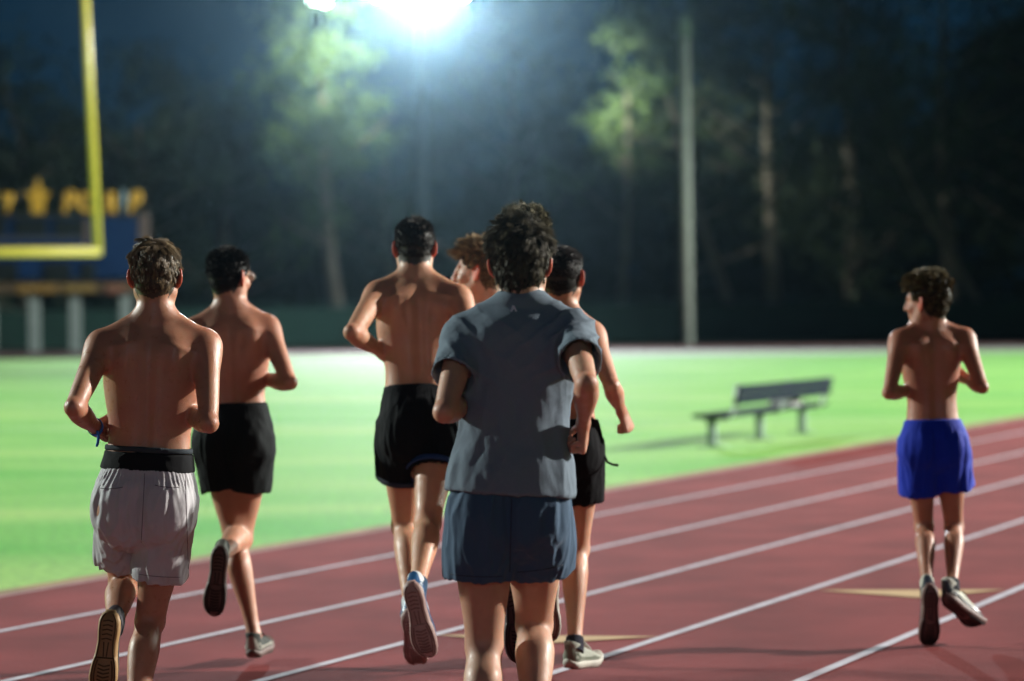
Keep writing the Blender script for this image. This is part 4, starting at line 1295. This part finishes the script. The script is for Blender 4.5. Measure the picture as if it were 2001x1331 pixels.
for (x0, x1, y0, y1) in ((30, 92, 428, 460), (108, 165, 428, 460), (-60, 12, 428, 460), (88, 138, 512, 546), (160, 186, 512, 546), (-30, 34, 512, 546)):
    m_ = MB(); rect(m_, x0, y0, x1, y1, sbY - .10, .08); m_.build("display_window", M_black, sb)
m_ = MB(); rect(m_, -250, 462, 176, 474, sbY - .08, .06); m_.build("caption_strip", mat("caption_grey", (.06, .06, .08), .6), sb)
m_ = MB(); rect(m_, 165, 428, 176, 474, sbY - .09, .07); m_.build("divider", M_frame, sb)
for x in (-180, -100, -18, 68, 148, 246):
    m_ = MB(); p = P(x, 690, sbY + .75); m_.box((p[0], p[1], 2.1), (.42, .36, 4.2)); m_.build("post", M_steel, sb)
# raised letters on a rail: ... Y, star-like finial, P O I N(T) with a pale figure between the last two
m_ = MB(); rect(m_, -260, 418, 288, 422.5, sbY + .1, .2); m_.build("letter_rail", M_frame, sb)
def glyph(strokes, cx, cy, s, r, m, name="letter"):
    g = MB()
    for st in strokes:
        g.tube([P(cx + x*s, cy - y*s, sbY + .2) for x, y in st], r, 8)
    g.build(name, m, sb, smooth=True)
arc = lambda x, y, r, a0, a1, n=12: [(x + r*math.cos(t), y + r*math.sin(t)) for t in np.linspace(math.radians(a0), math.radians(a1), n)]
glyph([[(-.5, 1), (0, 0)], [(.5, 1), (-.15, -1)]], 14, 396, 18, .12, M_orange)
g = MB()   # flared finial
pl = [(0, 1.5), (.35, .55), (1.0, .45), (.55, -.1), (.45, -1.1), (-.45, -1.1), (-.55, -.1), (-1.0, .45), (-.35, .55)]
pq = [P(73 + x*24, 388 - y*26, sbY) for x, y in pl]
g.prism([(p[0], p[2]) for p in pq], sbY, sbY + .2); g.build("star", M_orange, sb)
Pst = [[(-.4, -1), (-.1, 1)], [(-.1, 1), (.5, .9), (.6, .3), (.1, 0), (-.2, -.05)]]
glyph(Pst, 133, 396, 20, .13, M_orange)
glyph([arc(0, 0, .75, 0, 360, 20)], 168, 396, 20, .13, M_orange)
glyph([[(-.25, -1), (-.25, 1)], [(.2, -1), (.1, 1)]], 216, 396, 20, .14, M_orange)
glyph([[(0, -1), (0, 1.3)], [(-.4, .6), (.4, .6)]], 241, 396, 19, .09, mat("pale_letter", (.25, .33, .36), .6))
glyph(Pst, 262, 396, 20, .13, M_orange)

# bench
bA = G(1392, 874); bB = G(1568, 847)
dv = bB - bA; dv[2] = 0; Lb = np.linalg.norm(dv); du = dv / Lb; dn = np.array([du[1], -du[0], 0])   # towards the track
bench = empty("bench", tuple((bA + dv/2)[:2]) + (0,))
tag(bench, "navy slatted bench with grey metal legs standing on the grass", "bench")
RBn = np.stack([dn, du, [0, 0, 1]], 1)
M_slat = mat("navy_bench_slat", (.002, .006, .016), .8, .08, noise=.1, nscale=8)
M_leg = mat("bench_leg", (.16, .22, .18), .5, metal=.2)
M_alu = mat("bench_bracket", (.35, .38, .38), .4, metal=.5)
seat_z = .345
def bp(s, n, z): return bA + du*s + dn*n + np.array([0, 0, z])
m_ = MB()
for k in range(3): m_.box(bp(Lb/2 + .12, -.13 + k*.135, seat_z), (.12, Lb + .50, .04), RBn)
m_.build("seat", M_slat, bench, bevel=.008)
bkz = .80
tilt = math.radians(12)
RT = RBn @ np.array(Matrix.Rotation(tilt, 3, 'Y'))
m_ = MB(); s0, s1 = -.02, Lb + .15
for k in range(2): m_.box(bp((s0+s1)/2, .30 + .02*k, .520 + .105*k), (.03, s1-s0, .10), RT)
m_.build("backrest", M_slat, bench, bevel=.008)
for s in (0, Lb/2, Lb):
    m_ = MB(); m_.box(bp(s, 0, seat_z/2 - .01), (.09, .07, seat_z - .02), RBn); m_.box(bp(s, 0, .01), (.30, .12, .02), RBn)
    m_.build("leg", M_leg, bench, bevel=.005)
for s in (.05, Lb*.55, Lb + .08):
    m_ = MB(); m_.box(bp(s, .285, .57), (.05, .10, .22), RT); m_.tube([bp(s, -.15, seat_z - .03), bp(s, .16, seat_z - .03), bp(s, .24, seat_z + .03), bp(s, .27, .67)], .022, 8)
    m_.build("bracket", M_alu, bench, smooth=True)
# folded pale towel on the bench seat
tw = MB()
R2 = RBn
for k in range(4): tw.box(bp(Lb*.80, .0, seat_z + .032 + k*.022), (.30 - .012*k, .36 - .015*(k % 2), .020), R2)
to = tw.build("folded_towel", mat("white_towel", (.62, .62, .60), .95, bump=.6, bscale=300, sheen=.3), None, bevel=.008)
tag(to, "white folded towel lying on the navy bench seat", "towel")

# tall pale pole on the right of centre
pp = empty("tall_pole", tuple(G(1345, 676)[:2]) + (0,))
tag(pp, "tall pale unlit pole with a small cap beyond the right side of the field", "pole")
b0 = G(1345, 676); b0[2] = 0; topz = P(1339, 34, b0[1])[2]
lean = P(1338, 34, b0[1])[0] - b0[0]
M_pole = mat("pale_pole", (.40, .42, .37), .6, noise=.10, nscale=2)
m_ = MB(); m_.tube([b0, b0 + np.array([lean, 0, topz - .9])], [.22, .19], 18); m_.build("shaft", M_pole, pp, smooth=True)
t0_ = b0 + np.array([lean, 0, topz - .9])
m_ = MB(); m_.tube([t0_ - [0, 0, .02], t0_ + [0, 0, .35], t0_ + [0, 0, .55], t0_ + [0, 0, .9], t0_ + [0, 0, 1.05]], [.25, .25, .27, .22, .06], 18); m_.build("cap", mat("pole_cap", (.14, .2, .15), .6), pp, smooth=True)

# ------------------------------------------------------------------ floodlight masts
M_mast = mat("mast_steel", (.10, .13, .16), .8, .1)
M_house = mat("lamp_housing", (.10, .10, .11), .5, metal=.5)
def flood(x, y, hgt, aim, n, rows, power, label, color=(.86, 1.0, .96), blend=.5, angle=120, emit=60, spread=4.4, rad=.5, mm=None):
    r = empty("floodlight_mast", (x, y, 0)); tag(r, label, "floodlight", "floodlight masts round the field")
    m = MB(); m.tube([(x, y, 0), (x, y, hgt + .4)], [.28, .15], 16); m.build("mast", mm or M_mast, r, smooth=True)
    aim = np.array(aim, float); o = np.array([x, y, hgt])
    dh = aim - o; dh[2] = 0; dh = unit(dh); sd = np.array([-dh[1], dh[0], 0])
    el_ = math.atan2(hgt, np.linalg.norm((aim - o)[:2]))
    fw = dh * math.cos(el_) + np.array([0, 0, -math.sin(el_)]); upv = np.cross(sd, fw) * -1
    Me = mat("lit_lens", (.8, .8, .8), .3, emit=color, estr=emit)
    for k in range(rows):
        m = MB(); c = o + np.array([0, 0, k*1.0]) - dh*.2
        m.box(c, (.12, spread + .4, .12), np.stack([dh, sd, [0, 0, 1]], 1)); m.build("crossarm", M_mast, r)
        for i in range(n):
            c2 = o + sd * ((i + .5)/n - .5) * spread + np.array([0, 0, k*1.0 + .1])
            m = MB(); m.tube([c2 - fw*.35, c2 - fw*.1, c2 + fw*.15], [.12, .26, .30], 14); hd = m.build("lamp_head", M_house, r, smooth=True)
            m = MB(); m.tube([c2 + fw*.152, c2 + fw*.17], [.27, .25], 14); m.build("lens", Me, hd)
    if power > 0:
        ld = bpy.data.lights.new("flood_beam", 'SPOT'); ld.energy = power; ld.color = color
        ld.spot_size = math.radians(angle); ld.spot_blend = blend; ld.shadow_soft_size = rad
        lo = bpy.data.objects.new("flood_beam", ld); COL.objects.link(lo); lo.parent = r
        p = o + fw*.9 + np.array([0, 0, .5 if rows > 1 else 0])
        lo.location = p - np.array([x, y, 0])
        lo.rotation_euler = Vector(fw).to_track_quat('-Z', 'Y').to_euler()
    return r
LX = P(822, 600, 112)[0]
f1 = flood(LX + 0.15, 112, P(840, -8, 112)[2], (0, 30, 0), 6, 2, 150000, "lit floodlight bank on a slim mast glaring over the field, top centre", (.86, .94, 1.0), angle=80, blend=.6, emit=35, spread=4.6)
f2 = flood(P(624, 0, 119.5)[0], 119.5, P(622, 4, 119.5)[2], (0, 30, 0), 2, 1, 0, "small bright floodlight glowing through the top of the left tree", (.8, 1, .8), emit=40, spread=1.0, mm=mat("blackened_mast", (.008, .009, .008), .95, .05))  # shade put into the colour: mast near black so lamplight leaves it dark
f3 = flood(50, 26, 21, (0, 32, 0), 6, 2, 245000, "floodlight mast off to the right of the track", (1.0, .96, .88), angle=82, blend=.35, rad=.45)
f4 = flood(-46, 29, 19, (0, 26, 0), 6, 2, 120000, "floodlight mast off to the left of the field", (.9, 1.0, .93), angle=92, blend=.35, rad=.45)
f5 = flood(62, 60, 20, (10, 60, 0), 6, 2, 400000, "floodlight mast beyond the far right of the field", (.88, 1.0, .93), angle=84, blend=.4)
f6 = flood(-6, -70, 20, (0, 4, 0), 6, 2, 12000, "added unseen fill floodlight far behind the camera end of the track", (.72, .85, 1.0), angle=50, rad=2.5)  # unseen mast added as soft fill on the runners' backs

# spots added beside two masts to brighten the tree crowns, no heads modelled
def crown_fill(parent, off, target, power, deg, col):
    ld = bpy.data.lights.new("crown_fill", 'SPOT'); ld.energy = power; ld.color = col; ld.shadow_soft_size = .4
    ld.spot_size = math.radians(deg); ld.spot_blend = .8
    lo = bpy.data.objects.new("crown_fill", ld); COL.objects.link(lo); lo.parent = parent; lo.location = off
    w = np.array(parent.location) + np.array(off)
    lo.rotation_euler = Vector(np.array(target) - w).to_track_quat('-Z', 'Y').to_euler()
z1 = float(P(840, -8, 112)[2]); z2 = float(P(622, 3, 113)[2])
crown_fill(f2, (3.4, -9.0, z2 + .5), (-8.9, 117, 13.0), 17000, 70, (.92, 1.0, .78))
crown_fill(f1, (1.4, -2.5, z1 + .8), (5.6, 116, 12.0), 34000, 34, (.97, 1.0, .82))

# ------------------------------------------------------------------ fence
fc = empty("fence", (0, 109, 0)); tag(fc, "long dark green windscreened fence along the far side of the track", "fence")
M_fp = mat("fence_post", (.06, .12, .10), .5, metal=.4)
M_ws = mat("windscreen_mesh", (.006, .032, .024), .9, noise=.25, nscale=.6)
m_ = MB(); m_.box((0, 109, .95), (190, .03, 1.7)); m_.build("windscreen", M_ws, fc)
m_ = MB(); m_.tube([(-95, 109, 2.0), (95, 109, 2.0)], .035, 8); m_.build("top_rail", M_fp, fc, smooth=True)
for i in range(60):
    x = -88.5 + i*3.0
    m_ = MB(); m_.tube([(x, 109.06, 0), (x, 109.06, 2.05)], .04, 8); m_.build("post", M_fp, fc, smooth=True)

# ------------------------------------------------------------------ trees
M_leaf = [mat("leaf", c, .6, .35, attr="tint") for c in ((.03, .05, .022), (.085, .14, .045), (.022, .04, .02))]  # second colour is brighter: lamplight on the lit crowns put into it
for m in M_leaf:
    b_ = m.node_tree.nodes["Principled BSDF"]; b_.inputs["Transmission Weight"].default_value = 0.0
M_bark = mat("bark", (.20, .17, .14), .9, noise=.35, nscale=2.0, bump=.8, bscale=8, stretch=(1, 1, .3))
def tree(px, Y, hgt, crown_w, seed, label, trunk_r=.4, lean=(0, 0), nleaf=4200, base=.42, leafs=.34, mi=0, trunks=1, airy=.5, nc=46):
    rs = np.random.RandomState(seed)
    x = P(px, 600, Y)[0]
    r = empty("tree", (x, Y, 0)); tag(r, label, "tree", "trees beyond the fence")
    tb = MB(); tips = []
    for k in range(trunks):
        pts = [np.array([x + k*1.1, Y + k*.8, -.1])]; rr = [trunk_r*1.25]
        n = 8; off = rs.uniform(-1, 1, 2) * .3 if trunks > 1 else np.zeros(2)
        for i in range(1, n+1):
            t = i/n
            pts.append(np.array([x + k*1.1 + (lean[0] + off[0]*hgt*.15)*t + math.sin(t*5 + seed)*.25*trunk_r*2, Y + k*.8 + lean[1]*t + math.cos(t*4 + seed)*.3, hgt*.78*t]))
            rr.append(trunk_r * (1.05 - .85*t))
        tb.tube(pts, rr, 10)
        for i in range(11):
            t = rs.uniform(base*.75, .95); j = min(int(t*n), n-1); p0 = pts[j] + (pts[j+1]-pts[j])*(t*n-j)
            an = rs.uniform(0, 6.28); ln_ = crown_w * rs.uniform(.25, .48); up_ = rs.uniform(.3, .9)*ln_
            p1 = p0 + np.array([math.cos(an)*ln_*.5, math.sin(an)*ln_*.5, up_*.45]); p2 = p0 + np.array([math.cos(an)*ln_, math.sin(an)*ln_, up_])
            rb = trunk_r*(1.05-.85*t)*.5
            tb.tube([p0, p1, p2], [rb, rb*.6, rb*.2], 6); tips += [p1, p2]
    tb.build("trunk", M_bark, r, smooth=True)
    # crown: clumps around limb tips plus a loose shell
    cl = []
    top = np.array([x + lean[0]*.85, Y + lean[1]*.85, hgt])
    for i in range(nc):
        if rs.rand() < .5 and tips: c = tips[rs.randint(len(tips))] + rs.normal(size=3)*.5
        else:
            u = rs.uniform(0, 1); zz = base + (1-base)*u
            wv = crown_w*.5*math.sin(math.pi*min(1, (u*.82+.16)))**.8*rs.uniform(.3, 1.0); an = rs.uniform(0, 6.28)
            c = np.array([x + lean[0]*zz + math.cos(an)*wv, Y + lean[1]*zz + math.sin(an)*wv, hgt*zz])
        cl.append((c, rs.uniform(.5, 1.25)*crown_w*.10*(1.25-airy*.5), rs.uniform(.7, 1.3)))
    per = nleaf // nc
    C = np.concatenate([c + rs.normal(size=(per, 3))*np.array([s, s, s*.75]) for c, s, _ in cl])
    tn = np.repeat([q[2] for q in cl], per) * rs.uniform(.7, 1.3, len(C))
    n = len(C); d = rs.normal(size=(n, 3)); d[:, 2] -= .6; d /= np.linalg.norm(d, axis=1)[:, None]
    e = np.cross(d, rs.normal(size=(n, 3))); e /= np.linalg.norm(e, axis=1)[:, None]
    s = leafs * rs.uniform(.6, 1.3, (n, 1))
    V = np.stack([C - d*s*.5, C + e*s*.28, C + d*s*.5, C - e*s*.28], 1).reshape(-1, 3)
    F = np.arange(4*n).reshape(-1, 4)
    me = mesh_np("crown", V, F, smooth=False)
    set_attr(me, "tint", np.repeat(tn, 4)[:, None] * np.array([[1, 1, 1]]))
    link_mesh("crown", me, M_leaf[mi], r)
tree(668, 117, 19.5, 8.0, 3, "gum tree with crown brightened yellow-green and its pale trunk left of the light mast", .42, (-1.2, 0), 5200, .40, mi=1)
tree(1215, 116, 15.5, 6.5, 5, "tree with two bright lit leaf clumps right of the floodlight", .25, (.4, 0), 3000, .62, mi=1, airy=.2, nc=15)
tree(1500, 118, 19, 10, 7, "tall tree with a bare forked trunk right of the pale pole", .42, (.3, 0), 4200, .55)
tree(1440, 114, 15, 7, 8, "leaning slim tree just right of the pale pole", .30, (-3.2, 0), 2200, .62)
tree(1950, 114, 14, 8, 9, "slender tree leaning left at the right edge", .22, (-6.0, 0), 2400, .62)
tree(1000, 132, 19, 12, 10, "dark tree standing behind the light mast on the right", .40, (0, 0), 4600, .25, .42)
tree(1330, 130, 22, 13, 12, "broad dark tree behind the pale pole", .45, (0, 0), 4600, .25, .42)
tree(1660, 128, 23, 14, 13, "very tall dark tree between the pale pole and the right edge", .5, (0, 0), 5200, .2, .42)
tree(1850, 126, 23, 14, 14, "tall black tree above the runner in blue shorts", .5, (0, 0), 5200, .2, .42)
tree(2040, 124, 24, 13, 15, "tall dark tree cut by the right edge of view", .5, (0, 0), 4600, .2, .42)
tree(440, 134, 14.2, 13, 16, "round dark tree left of the lit gum tree", .45, (0, 0), 4600, .2, .42, mi=2)
tree(275, 128, 15.0, 10, 17, "domed dark tree right of the goal upright", .45, (0, 0), 4400, .2, .42, mi=2)
tree(50, 126, 15.2, 12, 18, "wide dark tree behind the scoreboard", .5, (0, 0), 5200, .15, .42, mi=2)
tree(-90, 124, 16, 13, 19, "dark tree at the left edge behind the scoreboard", .5, (0, 0), 4600, .15, .42, mi=2)
tree(760, 138, 14.0, 13, 20, "low dark tree behind the light mast on the left", .45, (0, 0), 4600, .15, .42, mi=2)
# distant wood closing the view under the crowns
rs = np.random.RandomState(99); n = 44000
C = np.stack([rs.uniform(-70, 70, n), rs.uniform(140, 160, n), rs.uniform(0, 1, n)], 1)
C[:, 2] = C[:, 2]**.8 * (10.5 + 2.5*np.sin(C[:, 0]*.21) + 1.5*np.sin(C[:, 0]*.63 + 1) + np.clip((C[:, 0] - 12)/30, 0, 1)*11)
d = rs.normal(size=(n, 3)); d /= np.linalg.norm(d, axis=1)[:, None]; e = np.cross(d, rs.normal(size=(n, 3))); e /= np.linalg.norm(e, axis=1)[:, None]
s = rs.uniform(.5, 1.1, (n, 1))
me = mesh_np("distant_wood", np.stack([C - d*s*.6, C + e*s*.4, C + d*s*.6, C - e*s*.4], 1).reshape(-1, 3), np.arange(4*n).reshape(-1, 4), smooth=False)
set_attr(me, "tint", np.ones((4*n, 3)))
o = link_mesh("distant_wood", me, M_leaf[0]); tag(o, "dark wood closing the view behind the trees", "wood", kind='stuff')

# ------------------------------------------------------------------ stand-in for lens glare round the lamp: haze
if HAZE > 0:
    hz = MB(); hz.box((0, 80, 14.5), (260, 220, 31)); 
    hm = bpy.data.materials.new("glare_haze_air"); hm.use_nodes = True; t = hm.node_tree; t.nodes.clear()
    out = t.nodes.new("ShaderNodeOutputMaterial"); pv = t.nodes.new("ShaderNodeVolumePrincipled")
    pv.inputs["Color"].default_value = (.42, .66, .80, 1); pv.inputs["Density"].default_value = HAZE; pv.inputs["Anisotropy"].default_value = 0.955
    t.links.new(pv.outputs[0], out.inputs["Volume"])
    ho = hz.build("glare_haze", hm); tag(ho, kind='stuff')
